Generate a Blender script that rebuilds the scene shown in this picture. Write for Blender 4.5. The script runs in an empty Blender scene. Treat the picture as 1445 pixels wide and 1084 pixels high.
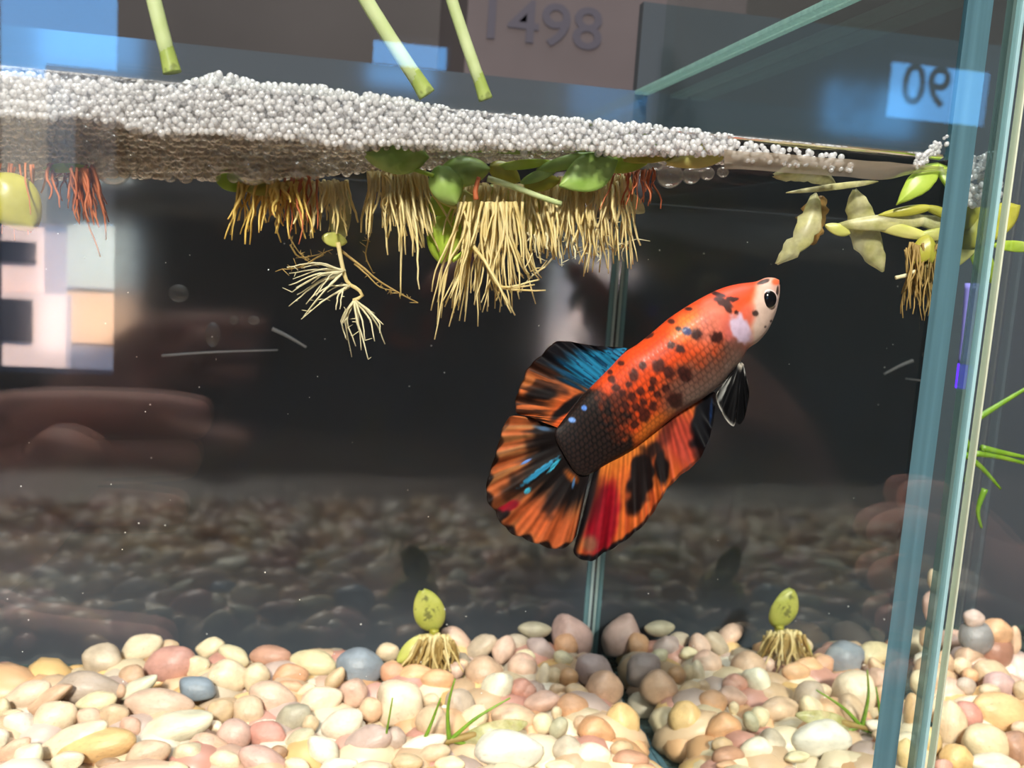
import bpy, bmesh, math, random
import numpy as np
from mathutils import Vector, Matrix, Euler, noise

# ------------------------------------------------------------------ units
S = 0.01                       # all numbers below are centimetres, scaled to metres on build
random.seed(7)
rng = np.random.default_rng(7)
scene = bpy.context.scene
C = scene.collection

# ------------------------------------------------------------------ camera
F, YAW, PIT, ROL = 1360.8, 0.20108, 0.13431, 0.06779
XW, DF, DB, ZW, ZF, ZR = 8.60, 12.5, 27.45, 1.72, -12.2, 4.86   # right wall, front, back, water, floor, rim
TG = 0.40                                                    # glass thickness
fw = Vector((math.sin(YAW)*math.cos(PIT), math.cos(YAW)*math.cos(PIT), -math.sin(PIT)))
r0 = Vector((math.cos(YAW), -math.sin(YAW), 0)); u0 = r0.cross(fw)
rt = math.cos(ROL)*r0 + math.sin(ROL)*u0
up = -math.sin(ROL)*r0 + math.cos(ROL)*u0
cam_d = bpy.data.cameras.new('camera'); cam = bpy.data.objects.new('camera', cam_d); C.objects.link(cam)
cam.matrix_world = Matrix(((rt.x, up.x, -fw.x, 0), (rt.y, up.y, -fw.y, 0), (rt.z, up.z, -fw.z, 0), (0, 0, 0, 1)))
cam_d.sensor_fit = 'HORIZONTAL'; cam_d.sensor_width = 36.0; cam_d.lens = F/1445*36.0
cam_d.clip_start = 0.002; cam_d.clip_end = 300
scene.camera = cam
cam_d.dof.use_dof = True; cam_d.dof.focus_distance = 14.6*S; cam_d.dof.aperture_fstop = 50.0

# ------------------------------------------------------------------ world, sun, lamps, exposure
world = bpy.data.worlds.new('world'); scene.world = world; world.use_nodes = True
bg = world.node_tree.nodes['Background']; bg.inputs[0].default_value = (0.13, 0.46, 1.0, 1); bg.inputs[1].default_value = 7.2

def light(name, kind, loc, target, power, size=0.1, color=(1, 1, 1)):
    d = bpy.data.lights.new(name, kind); o = bpy.data.objects.new(name, d); C.objects.link(o)
    d.energy = power; d.color = color
    if kind == 'AREA': d.shape = 'DISK'; d.size = size*S
    o.location = Vector(loc)*S
    o.rotation_euler = (Vector(target)-Vector(loc)).to_track_quat('-Z', 'Y').to_euler()
    return o
sun = light('sun', 'SUN', (0, 500, 500), (-320, -400, -260), 36.0, color=(1.0, 0.90, 0.76)); sun.data.angle = 0.01
key = light('window_sunlight', 'AREA', (-32, -100, 86), (1, 17, -6), 56.0, 20, (1.0, 0.935, 0.84))
fill = light('soft_fill_light', 'AREA', (10, 30, 150), (0, 18, 0), 26.0, 90, (0.92, 0.96, 1.0))  # fill light added overhead to soften the shade, no known fixture

vs = scene.view_settings
vs.view_transform = 'Standard'; vs.look = 'None'; vs.exposure = 0.0; vs.gamma = 1.0
try: vs.use_curve_mapping = False
except Exception: pass
cy = scene.cycles
cy.max_bounces = 14; cy.transparent_max_bounces = 48; cy.transmission_bounces = 8; cy.glossy_bounces = 6; cy.diffuse_bounces = 3
cy.use_denoising = True
cy.sample_clamp_indirect = 6.0

# ------------------------------------------------------------------ helpers
def ray(px, py):
    return (fw + rt*((px-722.5)/F) + up*((542-py)/F))
def W(px, py, Y):              # the point at depth Y seen in that direction
    d = ray(px, py); return d*(Y/d.y)
def ppc(Y): return F/Y         # photo pixels per centimetre at a depth
def lin(c):
    return tuple(((v/255)/12.92 if v/255 <= 0.04045 else ((v/255+0.055)/1.055)**2.4) for v in c[:3])

def meta(o, label=None, cat=None, group=None, kind=None):
    if label: o['label'] = label
    if cat: o['category'] = cat
    if group: o['group'] = group
    if kind: o['kind'] = kind
    return o
def empty(name, loc, label, cat, group=None):
    o = bpy.data.objects.new(name, None); C.objects.link(o); o.location = Vector(loc)*S
    o.empty_display_size = 0.01
    return meta(o, label, cat, group)
def mesh_obj(name, verts, faces, mat, parent=None, smooth=True, cols=None, origin=None):
    me = bpy.data.meshes.new(name)
    v = np.asarray(verts, float)*S
    if parent is not None:
        org = np.array(parent_origin(parent))
    else:
        org = np.asarray(origin, float)*S if origin is not None else v.mean(axis=0)
    me.from_pydata((v-org).tolist(), [], [tuple(int(i) for i in f) for f in faces])
    me.update()
    if smooth: me.polygons.foreach_set('use_smooth', [True]*len(me.polygons))
    if cols is not None:
        a = me.color_attributes.new('tone', 'FLOAT_COLOR', 'POINT')
        c = np.ones((len(v), 4)); c[:, :3] = cols
        a.data.foreach_set('color', c.ravel())
    if mat is not None: me.materials.append(mat)
    o = bpy.data.objects.new(name, me); C.objects.link(o)
    if parent is not None: o.parent = parent
    else: o.location = org
    return o
def parent_origin(p):
    loc = Vector((0, 0, 0))
    while p is not None: loc = loc+p.location; p = p.parent
    return loc
BOXF = [(0, 3, 2, 1), (4, 5, 6, 7), (0, 1, 5, 4), (1, 2, 6, 5), (2, 3, 7, 6), (3, 0, 4, 7)]
def boxv(x0, x1, y0, y1, z0, z1):
    return [(x0, y0, z0), (x1, y0, z0), (x1, y1, z0), (x0, y1, z0), (x0, y0, z1), (x1, y0, z1), (x1, y1, z1), (x0, y1, z1)]
def box(name, x0, x1, y0, y1, z0, z1, mat, parent=None):
    return mesh_obj(name, boxv(x0, x1, y0, y1, z0, z1), BOXF, mat, parent, smooth=False)
class MB:
    def __init__(s): s.v = []; s.f = []; s.c = []
    def add(s, v, f, c=None):
        n = len(s.v); s.v += [tuple(p) for p in v]; s.f += [tuple(i+n for i in q) for q in f]
        s.c += [c if c is not None else (1, 1, 1)]*len(v) if not isinstance(c, list) else c
    def build(s, name, mat, parent=None, smooth=True, col=False):
        return mesh_obj(name, s.v, s.f, mat, parent, smooth, s.c if col else None)
def tube(path, radii, n=6):
    """closed tapering tube along a list of points"""
    path = [Vector(p) for p in path]; v = []; f = []
    ref = Vector((0.3, 1, 0.2)).normalized()
    for i, p in enumerate(path):
        t = (path[min(i+1, len(path)-1)]-path[max(i-1, 0)]).normalized()
        a = t.cross(ref)
        if a.length < 1e-4: a = t.cross(Vector((1, 0, 0)))
        a.normalize(); b = t.cross(a)
        for k in range(n):
            w = 2*math.pi*k/n
            v.append(tuple(p+(a*math.cos(w)+b*math.sin(w))*radii[i]))
    for i in range(len(path)-1):
        for k in range(n):
            f.append((i*n+k, i*n+(k+1) % n, (i+1)*n+(k+1) % n, (i+1)*n+k))
    f.append(tuple(range(n-1, -1, -1))); f.append(tuple(range((len(path)-1)*n, len(path)*n)))
    return v, f
def catmull(P, n):
    """resample a polyline smoothly into n points by arc length"""
    P = np.asarray(P, float); Q = []
    for i in range(len(P)-1):
        p0 = P[max(i-1, 0)]; p1 = P[i]; p2 = P[i+1]; p3 = P[min(i+2, len(P)-1)]
        for t in np.linspace(0, 1, 14, endpoint=False):
            Q.append(0.5*((2*p1)+(-p0+p2)*t+(2*p0-5*p1+4*p2-p3)*t*t+(-p0+3*p1-3*p2+p3)*t**3))
    Q.append(P[-1]); Q = np.array(Q)
    s = np.r_[0, np.cumsum(np.linalg.norm(np.diff(Q, axis=0), axis=1))]
    x = np.linspace(0, s[-1], n)
    return np.stack([np.interp(x, s, Q[:, k]) for k in range(P.shape[1])], 1)

# ------------------------------------------------------------------ materials
def new_mat(name):
    m = bpy.data.materials.new(name); m.use_nodes = True
    nt = m.node_tree; nt.nodes.clear()
    out = nt.nodes.new('ShaderNodeOutputMaterial')
    return m, nt, out
def N(nt, kind, **kw):
    n = nt.nodes.new(kind)
    for k, v in kw.items():
        if k.startswith('i_'):
            n.inputs[k[2:].replace('_', ' ')].default_value = v
        else: setattr(n, k, v)
    return n
def plain(name, col, rough=0.6, noise_amt=0.0, noise_scale=40, spec=0.5, bump=0.0, bump_scale=200):
    m, nt, out = new_mat(name)
    p = N(nt, 'ShaderNodeBsdfPrincipled'); p.inputs['Roughness'].default_value = rough
    p.inputs['Base Color'].default_value = (*col, 1); p.inputs['Specular IOR Level'].default_value = spec
    nt.links.new(p.outputs[0], out.inputs[0])
    if noise_amt:
        t = N(nt, 'ShaderNodeTexCoord'); ns = N(nt, 'ShaderNodeTexNoise'); ns.inputs['Scale'].default_value = noise_scale
        ns.inputs['Detail'].default_value = 6
        mx = N(nt, 'ShaderNodeMix', data_type='RGBA', blend_type='MULTIPLY')
        mx.inputs[0].default_value = 1.0
        rm = N(nt, 'ShaderNodeMapRange'); rm.inputs[1].default_value = 0.25; rm.inputs[2].default_value = 0.75
        rm.inputs[3].default_value = 1-noise_amt; rm.inputs[4].default_value = 1+noise_amt
        nt.links.new(t.outputs['Object'], ns.inputs['Vector']); nt.links.new(ns.outputs[0], rm.inputs[0])
        mx.inputs[6].default_value = (*col, 1); nt.links.new(rm.outputs[0], mx.inputs[7])
        nt.links.new(mx.outputs[2], p.inputs['Base Color'])
    if bump:
        t = N(nt, 'ShaderNodeTexCoord'); ns = N(nt, 'ShaderNodeTexNoise'); ns.inputs['Scale'].default_value = bump_scale
        b = N(nt, 'ShaderNodeBump'); b.inputs['Strength'].default_value = bump; b.inputs['Distance'].default_value = 0.001
        nt.links.new(t.outputs['Object'], ns.inputs['Vector']); nt.links.new(ns.outputs[0], b.inputs['Height'])
        nt.links.new(b.outputs[0], p.inputs['Normal'])
    return m
def schlick(nt, f0, power=5.0):
    """reflectance of a thin pane, the same from both of its sides"""
    lw = N(nt, 'ShaderNodeLayerWeight'); lw.inputs[0].default_value = 0.5
    pw = N(nt, 'ShaderNodeMath', operation='POWER'); pw.inputs[1].default_value = power
    mr = N(nt, 'ShaderNodeMapRange'); mr.inputs[3].default_value = f0; mr.inputs[4].default_value = 1.0
    nt.links.new(lw.outputs['Facing'], pw.inputs[0]); nt.links.new(pw.outputs[0], mr.inputs[0])
    return mr.outputs[0]
def thin_glass(name, tint, f0, rough=0.0, power=5.0):
    m, nt, out = new_mat(name)
    tr = N(nt, 'ShaderNodeBsdfTransparent'); tr.inputs[0].default_value = (*tint, 1)
    gl = N(nt, 'ShaderNodeBsdfGlossy'); gl.inputs['Roughness'].default_value = rough
    mx = N(nt, 'ShaderNodeMixShader')
    nt.links.new(schlick(nt, f0, power), mx.inputs[0]); nt.links.new(tr.outputs[0], mx.inputs[1]); nt.links.new(gl.outputs[0], mx.inputs[2])
    nt.links.new(mx.outputs[0], out.inputs[0])
    return m

M = {}
M['front_glass'] = thin_glass('front_glass', (0.985, 0.995, 0.99), 0.05)
M['clear_glass'] = thin_glass('clear_glass', (0.93, 0.97, 0.96), 0.03)

def side_glass():
    """side pane: under the water line the far face of the pane reflects totally at grazing angles, above it is plain glass"""
    m, nt, out = new_mat('side_glass')
    tr = N(nt, 'ShaderNodeBsdfTransparent'); tr.inputs[0].default_value = (0.8, 0.88, 0.9, 1)
    gl = N(nt, 'ShaderNodeBsdfGlossy'); gl.inputs['Roughness'].default_value = 0.0; gl.inputs[0].default_value = (0.86, 0.9, 0.88, 1)
    geo = N(nt, 'ShaderNodeNewGeometry'); sep = N(nt, 'ShaderNodeSeparateXYZ')
    nt.links.new(geo.outputs['Position'], sep.inputs[0])
    below = N(nt, 'ShaderNodeMath', operation='LESS_THAN'); below.inputs[1].default_value = ZW*S
    nt.links.new(sep.outputs['Z'], below.inputs[0])
    lw = N(nt, 'ShaderNodeLayerWeight'); lw.inputs[0].default_value = 0.5
    tir = N(nt, 'ShaderNodeMapRange', interpolation_type='SMOOTHSTEP')
    tir.inputs[1].default_value = 0.25; tir.inputs[2].default_value = 0.42; tir.inputs[3].default_value = 0.04; tir.inputs[4].default_value = 0.9
    nt.links.new(lw.outputs['Facing'], tir.inputs[0])
    mx = N(nt, 'ShaderNodeMix', data_type='FLOAT')
    nt.links.new(below.outputs[0], mx.inputs[0]); nt.links.new(schlick(nt, 0.03, 5.0), mx.inputs[2]); nt.links.new(tir.outputs[0], mx.inputs[3])
    ms = N(nt, 'ShaderNodeMixShader')
    nt.links.new(mx.outputs[0], ms.inputs[0]); nt.links.new(tr.outputs[0], ms.inputs[1]); nt.links.new(gl.outputs[0], ms.inputs[2])
    nt.links.new(ms.outputs[0], out.inputs[0])
    return m
M['side_glass'] = side_glass()

def back_panel():
    m, nt, out = new_mat('black_back_panel')
    d = N(nt, 'ShaderNodeBsdfDiffuse'); d.inputs[0].default_value = (0.056, 0.066, 0.080, 1)
    gl = N(nt, 'ShaderNodeBsdfGlossy'); gl.inputs['Roughness'].default_value = 0.075
    ms = N(nt, 'ShaderNodeMixShader')
    nt.links.new(schlick(nt, 0.115, 5.0), ms.inputs[0]); nt.links.new(d.outputs[0], ms.inputs[1]); nt.links.new(gl.outputs[0], ms.inputs[2])
    nt.links.new(ms.outputs[0], out.inputs[0])
    return m
M['back_panel'] = back_panel()

def water_mat():
    m, nt, out = new_mat('water_surface')
    tr = N(nt, 'ShaderNodeBsdfTransparent'); tr.inputs[0].default_value = (0.97, 0.99, 0.98, 1)
    gl = N(nt, 'ShaderNodeBsdfGlossy'); gl.inputs['Roughness'].default_value = 0.01
    fr = N(nt, 'ShaderNodeFresnel'); fr.inputs['IOR'].default_value = 1.33
    t = N(nt, 'ShaderNodeTexCoord'); ns = N(nt, 'ShaderNodeTexNoise'); ns.inputs['Scale'].default_value = 45
    b = N(nt, 'ShaderNodeBump'); b.inputs['Strength'].default_value = 0.25; b.inputs['Distance'].default_value = 0.002
    nt.links.new(t.outputs['Object'], ns.inputs['Vector']); nt.links.new(ns.outputs[0], b.inputs['Height'])
    nt.links.new(b.outputs[0], gl.inputs['Normal'])
    ms = N(nt, 'ShaderNodeMixShader')
    nt.links.new(fr.outputs[0], ms.inputs[0]); nt.links.new(tr.outputs[0], ms.inputs[1]); nt.links.new(gl.outputs[0], ms.inputs[2])
    nt.links.new(ms.outputs[0], out.inputs[0])
    return m
M['water'] = water_mat()
def glassy_edge(name, col, t=0.25, rough=0.25):
    m, nt, out = new_mat(name)
    p = N(nt, 'ShaderNodeBsdfPrincipled'); p.inputs['Base Color'].default_value = (*col, 1); p.inputs['Roughness'].default_value = rough
    tl = N(nt, 'ShaderNodeBsdfTranslucent'); tl.inputs[0].default_value = (*[min(1, c*1.3) for c in col], 1)
    tr = N(nt, 'ShaderNodeBsdfTransparent'); tr.inputs[0].default_value = (0.8, 0.95, 0.97, 1)
    tc = N(nt, 'ShaderNodeTexCoord'); mp = N(nt, 'ShaderNodeMapping'); mp.inputs['Scale'].default_value = (900, 900, 12)
    ns = N(nt, 'ShaderNodeTexNoise'); ns.inputs['Scale'].default_value = 1.0
    nt.links.new(tc.outputs['Object'], mp.inputs[0]); nt.links.new(mp.outputs[0], ns.inputs['Vector'])
    mr = N(nt, 'ShaderNodeMapRange'); mr.inputs[1].default_value = 0.3; mr.inputs[2].default_value = 0.7; mr.inputs[3].default_value = 0.75; mr.inputs[4].default_value = 1.2
    nt.links.new(ns.outputs[0], mr.inputs[0])
    mc = N(nt, 'ShaderNodeMix', data_type='RGBA', blend_type='MULTIPLY'); mc.inputs[0].default_value = 1; mc.inputs[6].default_value = (*col, 1)
    nt.links.new(mr.outputs[0], mc.inputs[7]); nt.links.new(mc.outputs[2], p.inputs['Base Color'])
    a = N(nt, 'ShaderNodeMixShader'); a.inputs[0].default_value = 0.4
    b = N(nt, 'ShaderNodeMixShader'); b.inputs[0].default_value = t
    nt.links.new(p.outputs[0], a.inputs[1]); nt.links.new(tl.outputs[0], a.inputs[2])
    nt.links.new(a.outputs[0], b.inputs[1]); nt.links.new(tr.outputs[0], b.inputs[2]); nt.links.new(b.outputs[0], out.inputs[0])
    return m
M['edge_teal'] = glassy_edge('edge_teal', lin((98, 134, 148)), 0.12)
M['seam_teal'] = glassy_edge('seam_teal', lin((140, 182, 190)), 0.1)
M['seam_pale'] = glassy_edge('seam_pale', lin((214, 236, 236)), 0.1)
M['edge_pale'] = glassy_edge('edge_pale', lin((178, 212, 218)), 0.15)
M['edge_green'] = glassy_edge('edge_green', lin((104, 126, 122)), 0.35)
M['rim'] = glassy_edge('rim_green', lin((182, 206, 198)), 0.15)
M['edge_cream'] = glassy_edge('edge_cream', lin((215, 220, 200)), 0.1)

def foam_mat(name, transp, white, f0=0.05, pw=3.0, rough=0.06):
    m, nt, out = new_mat(name)
    tr = N(nt, 'ShaderNodeBsdfTransparent'); tr.inputs[0].default_value = (0.98, 0.97, 0.95, 1)
    d = N(nt, 'ShaderNodeBsdfDiffuse'); d.inputs[0].default_value = (*white, 1)
    tl = N(nt, 'ShaderNodeBsdfTranslucent'); tl.inputs[0].default_value = (*white, 1)
    gl = N(nt, 'ShaderNodeBsdfGlossy'); gl.inputs['Roughness'].default_value = rough
    a = N(nt, 'ShaderNodeMixShader'); a.inputs[0].default_value = 0.5
    nt.links.new(d.outputs[0], a.inputs[1]); nt.links.new(tl.outputs[0], a.inputs[2])
    b = N(nt, 'ShaderNodeMixShader'); b.inputs[0].default_value = transp
    nt.links.new(a.outputs[0], b.inputs[1]); nt.links.new(tr.outputs[0], b.inputs[2])
    c = N(nt, 'ShaderNodeMixShader'); nt.links.new(schlick(nt, f0, pw), c.inputs[0])
    nt.links.new(b.outputs[0], c.inputs[1]); nt.links.new(gl.outputs[0], c.inputs[2]); nt.links.new(c.outputs[0], out.inputs[0])
    return m
M['foam'] = foam_mat('foam', 0.48, (0.96, 0.955, 0.98), 0.10, 2.2, 0.14)
M['bubble'] = foam_mat('bubble_film', 0.88, (0.8, 0.75, 0.66))

def pebble_mat(name, use_attr=False, use_obj=True):
    m, nt, out = new_mat(name)
    p = N(nt, 'ShaderNodeBsdfPrincipled'); p.inputs['Roughness'].default_value = 0.42
    p.inputs['Subsurface Weight'].default_value = 0.0
    if use_attr: src = N(nt, 'ShaderNodeVertexColor', layer_name='tone').outputs[0]
    else: src = N(nt, 'ShaderNodeObjectInfo').outputs['Color']
    oi = N(nt, 'ShaderNodeObjectInfo')
    t = N(nt, 'ShaderNodeTexCoord'); add = N(nt, 'ShaderNodeVectorMath', operation='ADD')
    nt.links.new(t.outputs['Object'], add.inputs[0]); nt.links.new(oi.outputs['Random'], add.inputs[1])
    n1 = N(nt, 'ShaderNodeTexNoise'); n1.inputs['Scale'].default_value = 1.6; n1.inputs['Detail'].default_value = 5
    n2 = N(nt, 'ShaderNodeTexNoise'); n2.inputs['Scale'].default_value = 9.0; n2.inputs['Detail'].default_value = 4
    for n in (n1, n2): nt.links.new(add.outputs[0], n.inputs['Vector'])
    r1 = N(nt, 'ShaderNodeMapRange'); r1.inputs[1].default_value = 0.3; r1.inputs[2].default_value = 0.7; r1.inputs[3].default_value = 0.78; r1.inputs[4].default_value = 1.15
    nt.links.new(n1.outputs[0], r1.inputs[0])
    r2 = N(nt, 'ShaderNodeMapRange'); r2.inputs[1].default_value = 0.60; r2.inputs[2].default_value = 0.72; r2.inputs[3].default_value = 0.0; r2.inputs[4].default_value = 0.35
    nt.links.new(n2.outputs[0], r2.inputs[0])
    mu = N(nt, 'ShaderNodeMix', data_type='RGBA', blend_type='MULTIPLY'); mu.inputs[0].default_value = 1
    nt.links.new(src, mu.inputs[6]); nt.links.new(r1.outputs[0], mu.inputs[7])
    mk = N(nt, 'ShaderNodeMix', data_type='RGBA'); nt.links.new(r2.outputs[0], mk.inputs[0]); nt.links.new(mu.outputs[2], mk.inputs[6])
    mk.inputs[7].default_value = (*lin((120, 92, 72)), 1)
    nt.links.new(mk.outputs[2], p.inputs['Base Color'])
    b = N(nt, 'ShaderNodeBump'); b.inputs['Strength'].default_value = 0.25; b.inputs['Distance'].default_value = 0.0006
    nt.links.new(n2.outputs[0], b.inputs['Height']); nt.links.new(b.outputs[0], p.inputs['Normal'])
    nt.links.new(p.outputs[0], out.inputs[0])
    return m
M['pebble'] = pebble_mat('river_pebble')
M['gravel'] = pebble_mat('river_gravel', use_attr=True)

def leaf_mat(name, col, col2, transl=0.35, rough=0.35, scale=260, alpha=0.0, spots=0.0):
    m, nt, out = new_mat(name)
    p = N(nt, 'ShaderNodeBsdfPrincipled'); p.inputs['Roughness'].default_value = rough
    t = N(nt, 'ShaderNodeTexCoord'); ns = N(nt, 'ShaderNodeTexNoise'); ns.inputs['Scale'].default_value = scale; ns.inputs['Detail'].default_value = 5
    nt.links.new(t.outputs['Object'], ns.inputs['Vector'])
    rp = N(nt, 'ShaderNodeValToRGB'); rp.color_ramp.elements[0].position = 0.32; rp.color_ramp.elements[1].position = 0.68
    rp.color_ramp.elements[0].color = (*col, 1); rp.color_ramp.elements[1].color = (*col2, 1)
    nt.links.new(ns.outputs[0], rp.inputs[0])
    src = rp.outputs[0]
    if spots:
        n3 = N(nt, 'ShaderNodeTexNoise'); n3.inputs['Scale'].default_value = scale*1.8; nt.links.new(t.outputs['Object'], n3.inputs['Vector'])
        mr = N(nt, 'ShaderNodeMapRange'); mr.inputs[1].default_value = 0.58; mr.inputs[2].default_value = 0.66; mr.inputs[4].default_value = spots
        nt.links.new(n3.outputs[0], mr.inputs[0])
        mk = N(nt, 'ShaderNodeMix', data_type='RGBA'); nt.links.new(mr.outputs[0], mk.inputs[0]); nt.links.new(src, mk.inputs[6]); mk.inputs[7].default_value = (0.06, 0.07, 0.03, 1)
        src = mk.outputs[2]
    nt.links.new(src, p.inputs['Base Color'])
    tl = N(nt, 'ShaderNodeBsdfTranslucent'); nt.links.new(src, tl.inputs[0])
    a = N(nt, 'ShaderNodeMixShader'); a.inputs[0].default_value = transl
    nt.links.new(p.outputs[0], a.inputs[1]); nt.links.new(tl.outputs[0], a.inputs[2])
    last = a
    if alpha:
        tr = N(nt, 'ShaderNodeBsdfTransparent'); c = N(nt, 'ShaderNodeMixShader')
        n4 = N(nt, 'ShaderNodeTexNoise'); n4.inputs['Scale'].default_value = scale*0.8; n4.inputs['Detail'].default_value = 6
        nt.links.new(t.outputs['Object'], n4.inputs['Vector'])
        mr = N(nt, 'ShaderNodeMapRange'); mr.inputs[1].default_value = 0.4; mr.inputs[2].default_value = 0.6; mr.inputs[3].default_value = 0.0; mr.inputs[4].default_value = alpha
        nt.links.new(n4.outputs[0], mr.inputs[0]); nt.links.new(mr.outputs[0], c.inputs[0])
        nt.links.new(a.outputs[0], c.inputs[1]); nt.links.new(tr.outputs[0], c.inputs[2]); last = c
    nt.links.new(last.outputs[0], out.inputs[0])
    return m
M['leaf'] = leaf_mat('leaf_green', lin((142, 176, 78)), lin((182, 206, 122)), 0.35, 0.42)
M['leaf_bright'] = leaf_mat('leaf_bright', lin((168, 198, 58)), lin((200, 220, 100)), 0.4)
M['leaf_pale'] = leaf_mat('leaf_pale', lin((195, 200, 95)), lin((222, 215, 140)), 0.35)
M['leaf_olive'] = leaf_mat('leaf_olive', lin((165, 160, 55)), lin((190, 185, 80)), 0.3)
M['leaf_spotted'] = leaf_mat('leaf_spotted', lin((180, 185, 80)), lin((205, 205, 110)), 0.25, spots=0.7)
M['leaf_decay'] = leaf_mat('leaf_decay', lin((185, 182, 118)), lin((220, 215, 172)), 0.4, alpha=0.5, scale=420)
M['leaf_decay_brown'] = leaf_mat('leaf_decay_brown', lin((165, 125, 70)), lin((190, 160, 100)), 0.35, alpha=0.2, scale=420)
M['root'] = leaf_mat('root_straw', lin((226, 204, 136)), lin((242, 228, 178)), 0.4, 0.6)
M['root_pale'] = leaf_mat('root_pale', lin((215, 205, 165)), lin((235, 228, 195)), 0.3, 0.6)
M['root_yellow'] = leaf_mat('root_yellow', lin((226, 192, 92)), lin((238, 212, 130)), 0.4, 0.6)
M['root_red'] = leaf_mat('root_red', lin((185, 95, 55)), lin((205, 125, 80)), 0.3, 0.6)
M['root_brown'] = leaf_mat('root_brown', lin((168, 138, 78)), lin((196, 168, 104)), 0.4, 0.6)
M['stem'] = leaf_mat('stem_green', lin((190, 204, 142)), lin((212, 222, 174)), 0.3)
M['stem_base'] = leaf_mat('stem_base', lin((150, 168, 82)), lin((180, 194, 112)), 0.3, spots=0.5)
M['grass'] = leaf_mat('grass_green', lin((105, 150, 35)), lin((140, 175, 60)), 0.3)
M['dark_wall'] = plain('dark_wall', (0.05, 0.043, 0.043), 0.9, 0.3, 4)
M['dark_room'] = plain('dark_room', (0.035, 0.03, 0.032), 0.9, 0.3, 4)
M['ceiling'] = plain('ceiling_paint', (0.3, 0.29, 0.28), 0.9, 0.1, 6)
M['desk'] = plain('desk_wood', (0.06, 0.04, 0.03), 0.5, 0.4, 20)
M['tone_fish'] = None

# ------------------------------------------------------------------ room (shell round the tank; shop windows behind the photographer)
def wall_with_holes(name, x0, x1, z0, z1, y, thick, holes, mat):
    xs = sorted({x0, x1, *[h[0] for h in holes], *[h[1] for h in holes]})
    zs = sorted({z0, z1, *[h[2] for h in holes], *[h[3] for h in holes]})
    mb = MB()
    for i in range(len(xs)-1):
        for j in range(len(zs)-1):
            cx, cz = (xs[i]+xs[i+1])/2, (zs[j]+zs[j+1])/2
            if any(h[0] < cx < h[1] and h[2] < cz < h[3] for h in holes): continue
            mb.add(boxv(xs[i], xs[i+1], y-thick, y, zs[j], zs[j+1]), BOXF)
    return meta(mb.build(name, mat, None, False), kind='structure')
YV = -220.0                                     # the window wall behind the photographer
def mirror_at(px, py, Y):                       # where the front pane shows, at that pixel, a thing standing at depth Y behind the camera
    d = ray(px, py); k = (2*(DF-TG)-Y)/d.y
    return Vector((d.x*k, Y, d.z*k))
a, b = mirror_at(165, 20, YV), mirror_at(90, 528, YV)
holes = [(-76, a.x, b.z, 75)]
p, q = mirror_at(528, 44, YV), mirror_at(636, 100, YV); holes.append((p.x, q.x, q.z, p.z))
p, q = mirror_at(1262, 74, YV), mirror_at(1420, 182, YV); holes.append((p.x, q.x, q.z, p.z))
wall_with_holes('wall_front', -220, 260, -90, 170, YV, 10, holes, M['dark_room'])
meta(box('wall_back', -220, 260, 95, 100, -90, 170, M['dark_wall']), kind='structure')
meta(box('wall_left', -225, -220, -220, 95, -90, 170, M['dark_room']), kind='structure')
meta(box('wall_right', 260, 265, -220, 95, -90, 170, M['dark_room']), kind='structure')
meta(box('ceiling', -230, 270, -230, 105, 170, 175, M['ceiling']), kind='structure')
meta(box('floor', -230, 270, -230, 105, -95, -90, M['desk']), kind='structure')

# window lettering, seen reflected in the front pane
def text_obj(name, body, size, mat, loc, mirror, label):
    cu = bpy.data.curves.new(name, 'FONT'); cu.body = body; cu.size = size*S; cu.extrude = 0.03*S; cu.offset = 0.012*size*S; cu.align_x = 'CENTER'; cu.align_y = 'CENTER'
    tmp = bpy.data.objects.new(name+'_t', cu); C.objects.link(tmp)
    dg = bpy.context.evaluated_depsgraph_get(); me = bpy.data.meshes.new_from_object(tmp.evaluated_get(dg))
    bpy.data.objects.remove(tmp)
    o = bpy.data.objects.new(name, me); C.objects.link(o); me.materials.append(mat)
    o.location = Vector(loc)*S; o.rotation_euler = (math.pi/2, 0, math.pi)
    if mirror: o.scale.x = -1
    return meta(o, label, 'lettering' if label else 'x')

# ------------------------------------------------------------------ aquarium
XL = -13.0
tank = empty('aquarium', (0, 20, ZF), 'small clear glass aquarium with black back panel holding the orange fish', 'aquarium')
box('front_pane', XL-TG, XW+TG, DF-TG, DF, ZF-TG, ZR, M['front_glass'], tank)
box('back_panel', XL-TG, XW+TG, DB, DB+TG, ZF-TG, ZR, M['back_panel'], tank)
# side pane: one sheet of glass; its inner face does the mirroring
mesh_obj('side_pane', [(XW, DF, ZF), (XW, DB, ZF), (XW, DB, ZR), (XW, DF, ZR)], [(0, 1, 2, 3)], M['side_glass'], tank, False)
mesh_obj('side_pane', [(XL, DF, ZF), (XL, DB, ZF), (XL, DB, ZR), (XL, DF, ZR)], [(3, 2, 1, 0)], M['clear_glass'], tank, False)
box('floor_pane', XL-TG, XW+TG, DF, DB, ZF-TG, ZF, M['edge_green'], tank)
box('pane_edge', XW+0.004, XW+TG, DF+0.01, DF+0.10, ZF, ZR, M['edge_teal'], tank)['label'] = 'blue-green front edge of the side pane'
box('pane_rim', XW+0.01, XW+0.20, DF+0.1, DB, ZR-0.10, ZR, M['rim'], tank)['label'] = 'pale green top edge of the side pane'
box('pane_rim', XW+0.26, XW+TG, DF+0.1, DB, ZR-0.10, ZR, M['rim'], tank)
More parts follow.
